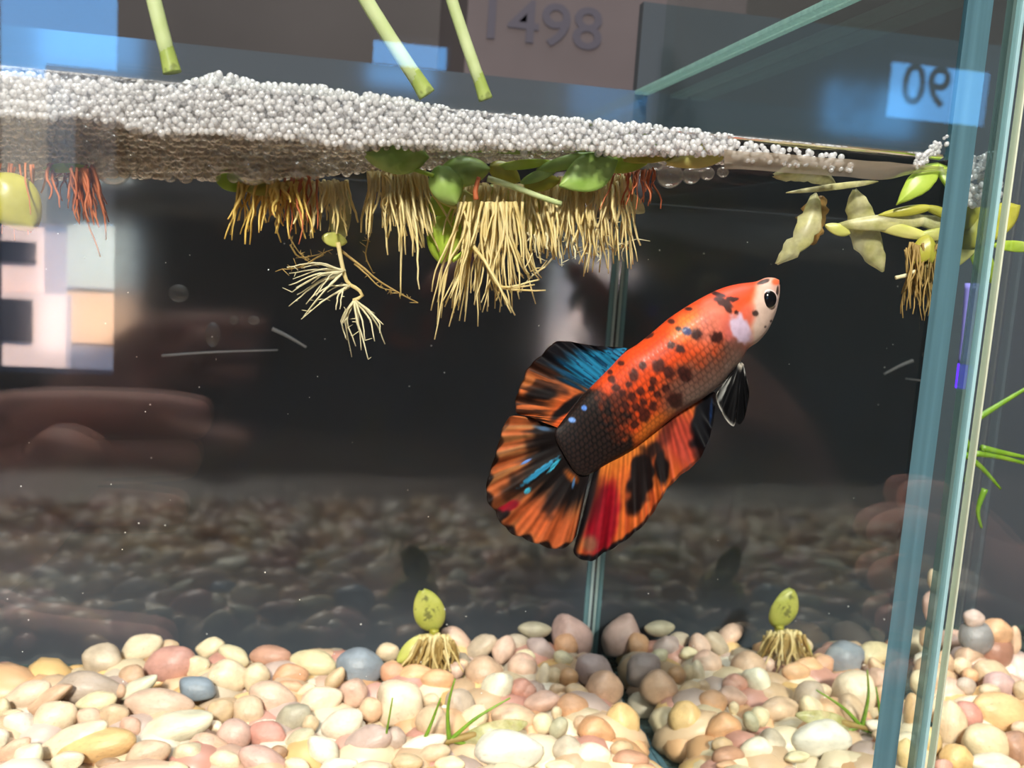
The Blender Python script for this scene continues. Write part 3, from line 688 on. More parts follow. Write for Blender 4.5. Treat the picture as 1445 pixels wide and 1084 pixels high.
def col_caudal(x, y, u, t):
    st = noise.noise(Vector((u*30, t*1.6, 9)))
    c = mixc([198, 105, 58], [182, 118, 70], sstep(-0.2, 0.4, st))
    c = mixc(c, [214, 104, 56], blob(x, y, 270, 900, 120, 80, 30, 0.6))
    bk = 1-sstep(0.36, 0.74, t+0.20*st+0.10*abs(u-0.5))
    c = mixc(c, [28, 22, 22], bk)
    c = mixc(c, [24, 16, 16], blob(x, y, 325, 665, 92, 118, -28, 0.4, 0.5))
    c = mixc(c, [34, 26, 24], blob(x, y, 230, 745, 130, 40, -32, 0.6, 0.5)*0.9)
    c = mixc(c, [30, 22, 22], blob(x, y, 300, 830, 60, 28, -50, 0.6, 0.6)*0.75)
    c = mixc(c, [205, 105, 35], blob(x, y, 358, 745, 22, 16, 40, 0.6, 0.5)*0.8)
    c = mixc(c, [150, 16, 38], blob(x, y, 140, 852, 42, 17, -28, 0.35, 0.3)); c = mixc(c, [30, 20, 22], blob(x, y, 120, 885, 30, 12, -30, 0.4, 0.3))
    c = mixc(c, [62, 165, 215], blob(x, y, 245, 732, 74, 10, -38, 0.35, 0.4, 0.08)); c = mixc(c, [70, 190, 225], blob(x, y, 300, 708, 30, 7, -50, 0.3, 0.4, 0.1)); c = mixc(c, [70, 190, 225], blob(x, y, 208, 795, 13, 9, -40, 0.3))
    c = mixc(c, [110, 150, 230], blob(x, y, 203, 694, 20, 5, -28, 0.4)); c = mixc(c, [80, 120, 165], blob(x, y, 262, 578, 30, 8, 12, 0.5, 0.5)*0.8); c = mixc(c, [90, 140, 200], blob(x, y, 368, 768, 5, 20, 10, 0.4)*0.8)
    c = mixc(c, [35, 24, 22], sstep(0.945, 0.985, t+0.03*math.sin(u*70))*(0.45+0.55*sstep(0.1, 0.3, u))); c = mixc(c, [26, 20, 22], (1-sstep(0.0, 0.05, u))*sstep(0.2, 0.5, 1-t)); c = mixc(c, [24, 18, 20], sstep(0.95, 1, u)*0.8)
    return [v*raymod(u, t, 26, 2) for v in c]
def col_anal(x, y, u, t):
    st = noise.noise(Vector((u*34, t*1.6, 13)))
    c = mixc([228, 112, 48], [205, 88, 42], sstep(-0.2, 0.3, st))
    c = mixc(c, [190, 70, 52], blob(x, y, 750, 620, 70, 90, -20, 0.5))
    c = mixc(c, [240, 135, 50], (1-sstep(0.0, 0.35, t))*sstep(0.3, 0.5, u)*0.8)
    c = mixc(c, [92, 30, 24], blob(x, y, 690, 590, 22, 70, 20, 0.6, 0.3)*0.8)
    c = mixc(c, [14, 14, 20], blob(x, y, 825, 560, 42, 125, 12, 0.25, 0.25))
    c = mixc(c, [26, 16, 16], blob(x, y, 602, 755, 42, 118, 12, 0.22, 0.35)); c = mixc(c, [26, 16, 16], blob(x, y, 676, 715, 24, 62, -4, 0.25, 0.3)); c = mixc(c, [30, 18, 18], blob(x, y, 648, 650, 20, 34, 20, 0.5, 0.4)*0.9)
    c = mixc(c, [158, 14, 34], blob(x, y, 466, 905, 52, 135, 12, 0.3, 0.2)); c = mixc(c, [70, 20, 22], blob(x, y, 440, 830, 26, 80, 16, 0.6)*0.6)
    c = mixc(c, [150, 110, 80], blob(x, y, 425, 980, 26, 30, 0, 0.5)*0.8)
    c = mixc(c, [18, 14, 18], sstep(0.93, 0.975, t+0.03*st)*(0.5+0.5*sstep(0.5, 0.7, u))); c = mixc(c, [16, 12, 16], sstep(0.93, 0.97, u+0.02*st))
    c = mixc(c, [40, 80, 150], blob(x, y, 846, 520, 5, 40, 4, 0.5)*0.5)
    return [v*raymod(u, t, 30, 3) for v in c]
ruled_fin('dorsal_fin', [(556, 300), (500, 362), (440, 422), (395, 468), (350, 525), (312, 575)],
          [(545, 297), (440, 291), (318, 277), (262, 322), (215, 366), (196, 408), (178, 450), (168, 490), (174, 526), (215, 537), (258, 556)], col_dorsal, 0.05, 24, bow=0.10)
ruled_fin('tail_fin', [(345, 556), (348, 600), (370, 655), (400, 705), (425, 732)],
          [(200, 537), (150, 538), (125, 580), (108, 640), (90, 700), (72, 760), (70, 820), (95, 862), (122, 908), (155, 940), (205, 962), (262, 984), (322, 996), (362, 972), (378, 950)], col_caudal, 0.06, 22, nu=200, bow=0.18, dy0=0.02)
ruled_fin('anal_fin', [(858, 452), (820, 470), (775, 498), (735, 522), (685, 560), (635, 600), (580, 645), (530, 672), (480, 702), (440, 730)],
          [(861, 456), (858, 525), (840, 610), (800, 690), (738, 742), (690, 792), (655, 852), (610, 912), (540, 970), (472, 1010), (422, 1038), (372, 1012), (374, 985)], col_anal, 0.06, 26, nu=200, bow=-0.15, dy0=-0.02)
def col_pelvic(sd):
    def g(x, y, u, t):
        c = [14, 14, 17]
        st = noise.noise(Vector((u*9+sd*5, t*2, 21)))
        c = mixc(c, [215, 215, 210], sstep(0.12, 0.4, st+0.25*math.sin(u*6.28+sd*2)-0.15)*(1-0.3*t)); c = mixc(c, [225, 215, 200], 1-sstep(0.02, 0.16, t)); c = mixc(c, [230, 225, 215], sstep(0.94, 1, t)*(1-sd)*0.9)
        return c
    return g
ruled_fin('pelvic_fin', [(945, 345), (948, 352), (955, 358)], [(888, 425), (866, 468), (880, 512), (900, 548), (926, 570), (934, 520)], col_pelvic(0), 0.03, 8, nu=40, nv=30, bow=0.05, dy0=-0.10, frill=2)
ruled_fin('pelvic_fin', [(950, 345), (955, 350), (960, 355)], [(932, 520), (938, 560), (956, 556), (972, 505), (979, 450), (970, 402)], col_pelvic(1), 0.03, 8, nu=40, nv=30, bow=0.05, dy0=0.02, frill=2)
# eyes, one on each side of the head
def eye(side):
    c0 = f3(1021, 126); th = 0.245
    ring = MB(); bm = bmesh.new(); bmesh.ops.create_uvsphere(bm, u_segments=32, v_segments=20, radius=1)
    vs_ = [v.co.copy() for v in bm.verts]; fs_ = [[v.index for v in f.verts] for f in bm.faces]; bm.free()
    r = 31/PPC
    ring.add([c0+Vector((p.x*r*1.10, side*th+p.y*r*0.42, p.z*r*1.18)) for p in vs_], fs_); e = ring.build('eye', M['eye_ring'], fish)
    pu = MB(); pu.add([c0+Vector((p.x*r*0.9, side*(th+0.025)+p.y*r*0.52, p.z*r*1.02)) for p in vs_], fs_); pu.build('pupil', M['eye_black'], e)
eye(-1); eye(1)
# mouth line and nearer pectoral fin stub
tv, tf = tube([f3(1086, 72, -0.02), f3(1078, 84, -0.07), f3(1068, 96, -0.12)], [0.012, 0.014, 0.006], 6)
mesh_obj('mouth', tv, tf, M['eye_black'], fish)

# ------------------------------------------------------------------ bubble foam under the water line
TOPC = [(-520, 58), (0, 103), (60, 106), (150, 112), (250, 122), (288, 110), (310, 103), (340, 114), (420, 122), (520, 132), (640, 156), (750, 166), (850, 170), (950, 180), (1032, 192)]
MIDC = [(-520, 118), (0, 165), (100, 166), (200, 182), (300, 187), (400, 196), (500, 205), (600, 206), (700, 207), (800, 210), (900, 213), (1032, 216)]
BOTC = [(-520, 208), (0, 246), (100, 249), (200, 247), (300, 253), (420, 250), (500, 242), (600, 237), (700, 230), (850, 224), (960, 228), (1032, 228)]
def cv(Cu, x): return float(np.interp(x, [p[0] for p in Cu], [p[1] for p in Cu]))
def bubble_stuff(name, pts, rad, mat, label):
    me = bpy.data.meshes.new(name); P = np.array(pts)*S
    org = P.mean(0); me.from_pydata((P-org).tolist(), [], [])
    a = me.attributes.new('radius_cm', 'FLOAT', 'POINT'); a.data.foreach_set('value', np.array(rad)*S)
    me.materials.append(mat)
    o = bpy.data.objects.new(name, me); C.objects.link(o); o.location = org
    ng = bpy.data.node_groups.new(name+'_spheres', 'GeometryNodeTree')
    ng.interface.new_socket('Geometry', in_out='INPUT', socket_type='NodeSocketGeometry'); ng.interface.new_socket('Geometry', in_out='OUTPUT', socket_type='NodeSocketGeometry')
    n = ng.nodes; gi = n.new('NodeGroupInput'); go = n.new('NodeGroupOutput')
    ico = n.new('GeometryNodeMeshIcoSphere'); ico.inputs['Radius'].default_value = 1.0; ico.inputs['Subdivisions'].default_value = 3
    sm = n.new('GeometryNodeSetShadeSmooth'); st = n.new('GeometryNodeSetMaterial'); st.inputs['Material'].default_value = mat
    ip = n.new('GeometryNodeInstanceOnPoints'); at = n.new('GeometryNodeInputNamedAttribute'); at.data_type = 'FLOAT'; at.inputs['Name'].default_value = 'radius_cm'
    L = ng.links.new
    L(ico.outputs[0], sm.inputs[0]); L(sm.outputs[0], st.inputs[0]); L(gi.outputs[0], ip.inputs['Points']); L(st.outputs[0], ip.inputs['Instance'])
    L(at.outputs[0], ip.inputs['Scale']); L(ip.outputs[0], go.inputs[0])
    md = o.modifiers.new('spheres', 'NODES'); md.node_group = ng
    return meta(o, label, 'foam', kind='stuff')
pts, rad, pts2, rad2 = [], [], [], []
for layer, (dep, sp) in enumerate([(12.60, 9.0), (12.70, 8.6), (12.84, 9.0), (13.05, 9.5)]):
    y = 44.0; row = 0
    while y < 262:
        x = -500+(sp/2)*(row % 2)+layer*3
        while x < 1034:
            jx, jy = x+rng.normal(0, 1.6), y+rng.normal(0, 1.5)
            t, m_, b_ = cv(TOPC, jx), cv(MIDC, jx), cv(BOTC, jx)
            tt = t+5*vnoise(jx, 0, 0.02, 4); mm = m_+9*vnoise(jx, 0, 0.015, 6)+layer*2
            if tt < jy < mm:
                d = dep+rng.normal(0, 0.03); r = sp*rng.uniform(0.44, 0.60)/ppc(d); d = max(d, DF+r+0.01)
                pts.append(W(jx, jy, d)); rad.append(r)
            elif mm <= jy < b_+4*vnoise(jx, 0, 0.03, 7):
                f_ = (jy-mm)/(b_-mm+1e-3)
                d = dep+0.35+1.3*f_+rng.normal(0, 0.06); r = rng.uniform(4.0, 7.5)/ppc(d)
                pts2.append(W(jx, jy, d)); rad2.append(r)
            x += sp
        y += sp*0.87; row += 1
for i in range(150):                                  # thin row of bubbles along the meniscus to the right
    x = rng.uniform(1030, 1205); y = 205+(x-1030)*0.12+rng.uniform(-6, 18)
    if rng.random() < (x-1030)/420: continue
    d = DF+0.10; r = rng.uniform(3.5, 5.5)/ppc(d); pts.append(W(x, y, d)); rad.append(r)
for i in range(60):                                   # bubbles creeping up in the front corner
    x = rng.uniform(1290, 1338); y = 232-(x-1290)*0.75+rng.uniform(-9, 9); d = DF+0.07; r = rng.uniform(2.5, 4.5)/ppc(d); pts.append(W(x, y, d)); rad.append(r)
bubble_stuff('foam', pts, rad, M['foam'], 'bubble nest of fine white foam floating along the water line')
M['foam_shaded'] = foam_mat('foam_underside', 0.58, (0.62, 0.54, 0.44), 0.10, 2.0, 0.12)  # shade of the underside put into the foam colour as a tan tint
bubble_stuff('foam', pts2, rad2, M['foam_shaded'], 'glassy underside of the bubble nest, tinted grey-brown as shade, above the hanging roots')
# larger single bubbles hanging below the foam
bme = bpy.data.meshes.new('bubble'); bm = bmesh.new(); bmesh.ops.create_icosphere(bm, subdivisions=4, radius=1.0); bm.to_mesh(bme); bm.free()
bme.polygons.foreach_set('use_smooth', [True]*len(bme.polygons)); bme.materials.append(M['bubble'])
BIG = [(355, 236, 27), (160, 240, 22), (345, 222, 16), (420, 240, 14), (300, 247, 11), (262, 250, 10), (240, 249, 9), (205, 242, 12), (120, 250, 9), (75, 243, 10), (380, 250, 11), (445, 245, 9), (225, 232, 14), (275, 235, 13), (185, 228, 13),
       (925, 228, 15), (945, 248, 20), (975, 248, 14), (998, 245, 11), (1020, 243, 9), (905, 240, 10), (990, 235, 9), (400, 228, 13), (310, 228, 14), (140, 226, 12), (100, 232, 12), (470, 240, 9), (505, 236, 8), (330, 250, 9), (45, 240, 11), (20, 238, 10)]
for (x, y, r) in BIG:
    d = 13.55; o = bpy.data.objects.new('bubble', bme); C.objects.link(o)
    o.location = W(x, y, d)*S; rr = r/ppc(d)*S; o.scale = (rr, rr, rr*0.9)
    if r >= 20: lab = {355: 'largest clear bubble hanging below the foam beside yellow roots', 160: 'large clear bubble under the foam next to the red roots', 945: 'large clear bubble under the pale yellow leaf tip'}[x]; g = None
    elif x > 900: lab = 'small clear bubble clustered under the pale yellow leaf'; g = 'bubbles under the pale leaf'
    else: lab = 'small clear round bubble clinging to the underside of the foam'; g = 'bubbles under the foam'
    meta(o, lab, 'bubble', g)

# tan underside of the meniscus along the front pane
M['film'] = foam_mat('water_film', 0.45, (0.50, 0.40, 0.30), 0.06, 3.0, 0.1)
mx_ = np.linspace(1022, 1332, 40); mv = []
for x in mx_:
    yt = 212+(x-1030)*0.078+1.5*vnoise(x, 0, 0.03, 3); yb = 238+(x-1030)*0.075-18*sstep(1230, 1332, x)+2*vnoise(x, 5, 0.03, 5)
    for j in range(6):
        f_ = j/5; mv.append(W(x, yt+(yb-yt)*f_, DF+0.03+0.14*f_*f_))
mesh_obj('meniscus', mv, [(i*6+j, i*6+j+1, (i+1)*6+j+1, (i+1)*6+j) for i in range(39) for j in range(5)], M['film'], wat)

# ------------------------------------------------------------------ plants
def leaf_blade(name, parent, base, tip, width, depth, mat, ddepth=0.0, cup=0.15, arch=0.1, twist=0.0, p=0.9, q=0.58, curve=0.0, nt_=16, ns_=10, thick=0.03, label=None, cat=None, group=None, ragged=0.0):
    a = W(base[0], base[1], depth); b = W(tip[0], tip[1], depth+ddepth)
    ax = b-a; L = ax.length; ax.normalize()
    view = (a+b).normalized(); side = ax.cross(view).normalized(); nrm = side.cross(ax).normalized()
    t_ = math.radians(twist); s2 = side*math.cos(t_)+nrm*math.sin(t_); n2 = -side*math.sin(t_)+nrm*math.cos(t_)
    hw = width/2/ppc(depth); v = []
    for i in range(nt_+1):
        t = i/nt_; w = hw*max(0.03, math.sin(math.pi*min(1, max(0, t))**p))**q
        for k in range(ns_+1):
            s = -1+2*k/ns_; rg = 1+ragged*noise.noise(Vector((t*9, s*3, base[0])))*abs(s)
            v.append(a+ax*(L*t)+s2*(w*s*rg+curve*L*math.sin(math.pi*t))+n2*(cup*hw*s*s*(1 if w > 0 else 0)-arch*L*math.sin(math.pi*t)+0.05*hw*noise.noise(Vector((t*4, s*2, base[1])))))
    n = len(v); v += [p_+n2*thick for p_ in v]; f = []; m = ns_+1
    for i in range(nt_):
        for k in range(ns_):
            c = i*m+k; f.append((c, c+1, c+m+1, c+m)); f.append((n+c, n+c+m, n+c+m+1, n+c+1))
    per = [k for k in range(m)]+[i*m+ns_ for i in range(1, nt_+1)]+[nt_*m+k for k in range(ns_-1, -1, -1)]+[i*m for i in range(nt_-1, 0, -1)]
    for x, y in zip(per, per[1:]+per[:1]): f.append((x, n+x, n+y, y))
    o = mesh_obj(name, v, f, mat, parent)
    if label: meta(o, label, cat, group)
    return o
def stem_tube(name, parent, pts_, depth, r, mat, r1=None, n=8, dd=0.0):
    P = [W(x, y, depth+dd*i/(max(1, len(pts_)-1))) for i, (x, y) in enumerate(pts_)]
    Q = catmull([tuple(p) for p in P], 14); k = ppc(depth); r1 = r if r1 is None else r1
    v, f = tube(Q, [(r+(r1-r)*i/13)/k for i in range(14)], n)
    return mesh_obj(name, v, f, mat, parent)
def root_bundle(name, parent, mat, roots, hairs=0):
    """roots: list of (list of pixel points, depth, radius in pixels)"""
    mb = MB()
    for P_, d, r in roots:
        d2 = d+rng.normal(0, 0.22)
        P = [W(x, y, d+(d2-d)*i/(len(P_)-1)) for i, (x, y) in enumerate(P_)]
        m = 10; Q = catmull([tuple(p) for p in P], m); k = ppc(d)
        Q += rng.normal(0, 0.35/k, Q.shape)
        v, f = tube(Q, [r/k*(0.98-0.6*(i/(m-1))) for i in range(m)], 5); mb.add(v, f)
        for h in range(hairs):
            i = rng.integers(3, m); q = Vector(Q[i]); e = q+Vector((rng.normal(0, 5), rng.normal(0, 3), rng.normal(0, 4)))/k
            v, f = tube([q, (q+e)/2, e], [0.7/k, 0.6/k, 0.3/k], 4); mb.add(v, f)
    o = mb.build(name, mat, parent); o['kind'] = 'stuff'
    return o
def hang(n, x0, x1, y0, l0, l1, lean0, lean1, d0, d1, r, y1=None):
    L = []
    for i in range(n):
        u = (i+rng.random())/n; x = x0+(x1-x0)*u; yb = y0+((y1 if y1 is not None else y0)-y0)*u+rng.normal(0, 2)
        l = rng.uniform(l0, l1); le = lean0+(lean1-lean0)*u+rng.normal(0, 0.10); w = rng.normal(0, 3.4)
        L.append(([(x, yb), (x+le*l*0.3+w, yb+l*0.35), (x+le*l*0.65-w*0.6, yb+l*0.7), (x+le*l, yb+l)], rng.uniform(d0, d1), r*rng.uniform(0.75, 1.2)))
    return L
def at_px(x, y, d): return W(x, y, d)

# floating plant with yellow roots
pa = empty('floating_plant', W(400, 252, 13.9), 'floating plant with short yellow roots and one small yellow leaf', 'plant')
leaf_blade('leaf', pa, (305, 252), (350, 264), 24, 13.7, M['leaf_bright'], 0.1)
leaf_blade('leaf', pa, (340, 262), (395, 270), 20, 13.8, M['leaf_olive'], 0.1)
leaf_blade('leaf_sheath', pa, (482, 258), (478, 348), 30, 14.1, M['leaf_decay'], 0.1)
leaf_blade('leaf_sheath', pa, (455, 335), (490, 342), 20, 14.0, M['leaf_pale'], 0.1)
root_bundle('roots', pa, M['root_yellow'], hang(46, 335, 430, 258, 42, 88, -0.22, 0.18, 13.6, 14.1, 2.6)+hang(16, 375, 420, 258, 25, 50, -0.1, 0.35, 13.6, 14.0, 3.2))
root_bundle('roots', pa, M['root'], hang(34, 425, 490, 256, 40, 85, -0.12, 0.08, 13.8, 14.3, 2.8))
root_bundle('roots', pa, M['root_red'], hang(8, 400, 450, 250, 30, 95, -0.2, 0.05, 13.6, 13.8, 2.0))
# loose clump of pale branching roots below it
pb = empty('root_clump', W(490, 350, 14.0), 'pale tangle of branching roots dangling below the yellow-rooted plant', 'roots')
def fan(cx, cy_, targets, d, r):
    L = []
    for tx, ty in targets:
        mx, my = (cx+tx)/2+rng.normal(0, 4), (cy_+ty)/2-rng.uniform(2, 10)
        L.append(([(cx, cy_), ((cx+mx)/2, (cy_+my)/2), (mx, my), (tx, ty)], d, r*rng.uniform(0.8, 1.15)))
    return L
stem_tube('stem', pb, [(477, 342), (482, 370), (490, 398), (505, 408), (511, 418), (498, 424)], 14.0, 3.2, M['root'], 2.4)
root_bundle('roots', pb, M['root_pale'], fan(487, 382, [(405, 378), (408, 386), (414, 394), (410, 402), (412, 412), (420, 416), (408, 432), (432, 430), (428, 447), (438, 436), (418, 405), (440, 400), (446, 418), (425, 378)], 14.0, 1.9)
            + fan(494, 402, [(425, 450), (450, 428), (480, 436), (474, 437), (462, 412), (440, 420)], 14.0, 1.8), hairs=1)
L = []
for tx, ty, bx in [(484, 462, -12), (490, 480, -14), (497, 504, -10), (510, 494, 4), (520, 507, 2), (528, 482, 16), (541, 458, 26), (543, 486, 20), (536, 470, 24), (508, 470, 2), (515, 480, 8), (502, 488, -8), (490, 448, -12)]:
    L.append(([(500, 424), (500+bx*0.7, 436), (500+bx*1.2+(tx-500)*0.15, 455), (tx, ty)], 14.0, 1.9))
root_bundle('roots', pb, M['root_pale'], L, hairs=2)
root_bundle('roots', pb, M['root_decay'] if 'root_decay' in M else M['root_brown'], [([(480, 352), (505, 372), (540, 400), (590, 428)], 14.2, 2.2), ([(500, 372), (520, 390), (535, 405), (560, 412)], 14.2, 1.5), ([(455, 360), (440, 368), (420, 378), (398, 380)], 14.2, 1.7),
            ([(410, 345), (420, 362), (440, 362), (470, 352)], 14.2, 1.6), ([(405, 320), (412, 340), (425, 360), (440, 372)], 14.2, 1.4), ([(520, 300), (520, 335), (516, 360), (526, 385)], 14.3, 2.0)], hairs=12)

# big floating plant in the middle with glossy leaves
pc = empty('floating_plant', W(660, 245, 13.5), 'floating plant with glossy round green leaves and a wide fan of straw roots', 'plant')
leaf_blade('leaf', pc, (606, 222), (518, 218), 50, 13.15, M['leaf'], -0.15, cup=0.6, arch=0.12)
leaf_blade('leaf', pc, (618, 234), (645, 288), 48, 13.2, M['leaf'], 0.0, cup=0.45, arch=0.12, twist=12)
leaf_blade('leaf', pc, (620, 246), (692, 238), 42, 13.3, M['leaf'], -0.05, cup=0.6, arch=0.10)
leaf_blade('leaf', pc, (692, 234), (735, 256), 30, 13.3, M['leaf_olive'], 0.05, cup=0.5, arch=0.1)
leaf_blade('leaf', pc, (600, 283), (640, 300), 26, 13.9, M['leaf_bright'], 0.0)
leaf_blade('leaf', pc, (632, 300), (622, 372), 50, 13.9, M['leaf_bright'], 0.1, cup=0.2)
leaf_blade('leaf', pc, (610, 270), (680, 290), 30, 13.6, M['leaf_pale'], 0.0)
leaf_blade('leaf', pc, (690, 262), (720, 330), 54, 13.95, M['leaf_pale'], 0.1)
leaf_blade('leaf', pc, (725, 262), (760, 330), 60, 14.05, M['leaf_pale'], 0.1)
leaf_blade('leaf', pc, (700, 236), (780, 228), 14, 13.3, M['leaf_bright'], 0.0)
leaf_blade('leaf', pc, (735, 258), (790, 236), 16, 13.3, M['leaf'], 0.0)
stem_tube('stem', pc, [(688, 252), (720, 262), (755, 275), (792, 288)], 13.25, 4.6, M['stem'], 3.8)
stem_tube('stem', pc, [(638, 368), (652, 358), (668, 346)], 13.5, 3.4, M['leaf_bright'], 2.4)
stem_tube('stem', pc, [(582, 238), (596, 243), (612, 248)], 13.2, 3.2, M['leaf_bright'], 2.8)
stem_tube('stem', pc, [(672, 282), (671, 268), (676, 250)], 13.2, 4.0, M['root_red'], 3.0)
root_bundle('roots', pc, M['root'], hang(50, 518, 600, 242, 45, 95, -0.12, 0.25, 13.5, 14.0, 2.7)+hang(18, 545, 590, 244, 70, 120, 0.0, 0.25, 13.6, 13.9, 2.7)+[([(562, 270), (566, 310), (566, 360), (565, 418)], 13.7, 2.6), ([(582, 290), (588, 330), (589, 360), (591, 408)], 13.7, 2.4), ([(545, 262), (552, 300), (549, 330), (545, 342)], 13.7, 2.6)])
L = hang(90, 640, 800, 262, 60, 110, -0.15, 0.15, 13.5, 14.1, 3.0)
for i in range(64):
    u = i/63; tx = 608+u*160+rng.normal(0, 5); ty = 452-60*max(0, u-0.35)/0.65+rng.normal(0, 12)-25*rng.random()
    sx = 655+u*75+rng.normal(0, 6)
    L.append(([(sx, 285), (sx+(tx-sx)*0.25+rng.normal(0, 4), 330), (sx+(tx-sx)*0.6+rng.normal(0, 5), 380), (tx, ty)], rng.uniform(13.3, 13.9), 2.4))
for (tx, ty) in [(722, 442), (716, 430), (700, 425), (755, 402), (770, 410), (760, 395), (727, 445)]:
    L.append(([(665, 345), (685, 370), (705, 405), (tx, ty)], 13.3, 3.0))
root_bundle('roots', pc, M['root'], L, hairs=0)
# floating plant beside it with a big pointed leaf
pd = empty('floating_plant', W(870, 240, 13.5), 'floating plant with a big pale green pointed leaf over dense straw roots', 'plant')
leaf_blade('leaf', pd, (872, 226), (790, 262), 54, 13.1, M['leaf'], -0.05, cup=0.15, arch=0.04, q=0.9, twist=-8)
leaf_blade('leaf', pd, (758, 240), (850, 216), 20, 13.25, M['leaf'], 0.0, cup=0.4)
leaf_blade('leaf', pd, (838, 216), (948, 208), 26, 13.3, M['leaf'], 0.1, cup=0.5)
leaf_blade('leaf', pd, (850, 236), (918, 226), 26, 13.25, M['leaf_bright'], 0.0, cup=0.3)
leaf_blade('leaf', pd, (740, 262), (790, 254), 24, 13.4, M['leaf_olive'], 0.0)
leaf_blade('leaf', pd, (700, 214), (800, 208), 12, 13.25, M['leaf'], 0.0); leaf_blade('leaf', pd, (600, 208), (700, 212), 10, 13.3, M['leaf'], 0.0); leaf_blade('leaf', pd, (800, 212), (900, 200), 14, 13.2, M['leaf'], 0.0)
leaf_blade('leaf', pd, (942, 230), (1036, 205), 40, 13.05, M['leaf_pale'], -0.02, cup=0.5, arch=0.08, p=1.25)
leaf_blade('leaf', pd, (880, 226), (975, 212), 20, 13.15, M['leaf_olive'], 0.0)
stem_tube('stem', pd, [(900, 222), (940, 216), (985, 225)], 13.15, 4.0, M['leaf_olive'], 3.2)
leaf_blade('leaf', pd, (870, 272), (910, 300), 26, 13.9, M['leaf_decay'], 0.0)
root_bundle('roots', pd, M['root'], hang(90, 770, 885, 252, 62, 112, -0.08, 0.06, 13.4, 14.1, 3.0, 246)+hang(24, 830, 885, 262, 90, 130, -0.02, 0.08, 13.4, 13.9, 2.6, 250), hairs=1)
root_bundle('roots', pd, M['root_red'], hang(22, 866, 926, 246, 24, 58, -0.3, 0.0, 13.2, 13.6, 2.0, 238))
root_bundle('roots', pd, M['root_pale'], [([(840, 335), (870, 345), (895, 338), (918, 340)], 13.9, 1.4), ([(830, 340), (860, 352), (880, 348), (892, 352)], 13.9, 1.2), ([(790, 345), (775, 370), (745, 395), (735, 412)], 13.9, 2.0)]+hang(20, 740, 880, 330, 20, 46, 0.0, 0.1, 13.6, 14.0, 1.8), hairs=2)

# plant at the far side with red roots
pe = empty('floating_plant', W(30, 245, 13.2), 'floating plant with a single round yellow-green leaf and rusty red roots', 'plant')
leaf_blade('leaf', pe, (-12, 245), (48, 322), 66, 13.0, M['leaf_olive'], 0.0, cup=0.3, arch=0.1)
root_bundle('roots', pe, M['root_red'], hang(9, -5, 50, 232, 70, 130, -0.05, 0.0, 13.1, 13.5, 1.7))
pf = empty('root_clump', W(110, 240, 13.6), 'cluster of rusty red roots hanging below the foam beside a yellow-green leaf', 'roots')
root_bundle('roots', pf, M['root_red'], hang(9, 68, 95, 232, 25, 60, 0.0, 0.05, 13.4, 13.8, 2.2)+hang(26, 98, 132, 236, 45, 85, -0.05, 0.3, 13.3, 13.8, 2.4)+[([(115, 240), (118, 290), (128, 325), (142, 362)], 13.5, 2.2), ([(125, 245), (140, 280), (148, 310), (150, 338)], 13.5, 2.4), ([(130, 245), (143, 275), (148, 300), (149, 330)], 13.5, 2.0)])
leaf_blade('leaf', pf, (60, 238), (125, 236), 12, 13.5, M['leaf_bright'], 0.0)

# rotting leaves by the side glass
leaf_blade('decaying_leaf', None, (1152, 272), (1096, 372), 34, 13.4, M['leaf_decay'], 0.0, cup=0.35, curve=0.12, ragged=0.5, label='translucent rotting leaf curled to a ragged point, above the fish', cat='leaf')
leaf_blade('decaying_leaf', None, (1160, 276), (1146, 346), 40, 13.5, M['leaf_decay_brown'], 0.05, cup=0.5, curve=-0.1, ragged=0.5, label='small brown-edged rotting leaf beside the curled translucent one', cat='leaf')
leaf_blade('decaying_leaf', None, (1206, 268), (1246, 384), 44, 13.3, M['leaf_decay'], 0.0, cup=0.3, curve=-0.05, ragged=0.35, label='long hanging rotting leaf with a brown edge, beside the side glass', cat='leaf')
leaf_blade('decaying_leaf', None, (1094, 248), (1182, 262), 30, 13.2, M['leaf_decay'], 0.05, cup=0.4, curve=0.12, ragged=0.3, label='pale rotting leaf floating flat just below the water line', cat='leaf')
leaf_blade('floating_leaf', None, (1328, 228), (1266, 288), 36, 12.72, M['leaf_bright'], 0.02, cup=0.2, ragged=0.1, q=1.0, label='bright green pointed leaf stuck in the front glass corner', cat='leaf')
pg = empty('floating_plant', W(1290, 310, 12.75), 'sprawling plant with flattened pale stems and a brown beard of roots', 'plant')
leaf_blade('stem_leaf', pg, (1320, 310), (1180, 318), 26, 12.9, M['leaf_decay'], 0.35, cup=0.3)
leaf_blade('stem_leaf', pg, (1316, 336), (1215, 312), 20, 12.85, M['leaf_pale'], 0.3, cup=0.3)
leaf_blade('stem_leaf', pg, (1200, 330), (1165, 318), 18, 13.2, M['leaf_pale'], 0.1, cup=0.3)
leaf_blade('stem_leaf', pg, (1318, 292), (1240, 304), 16, 12.8, M['leaf_olive'], 0.2, cup=0.3)
leaf_blade('stem_leaf', pg, (1240, 256), (1110, 272), 10, 13.1, M['leaf_decay'], 0.2, cup=0.3)
leaf_blade('leaf', pg, (1322, 330), (1288, 372), 34, 12.7, M['leaf_olive'], 0.05, cup=0.3)
stem_tube('stem', pg, [(1264, 392), (1280, 388), (1296, 380)], 12.75, 3.2, M['root_pale'], 2.6)
root_bundle('roots', pg, M['root_brown'], hang(44, 1284, 1318, 345, 55, 105, -0.02, -0.05, 12.66, 12.95, 2.2)+hang(16, 1276, 1300, 350, 60, 120, 0.1, 0.12, 12.7, 13.0, 1.3))

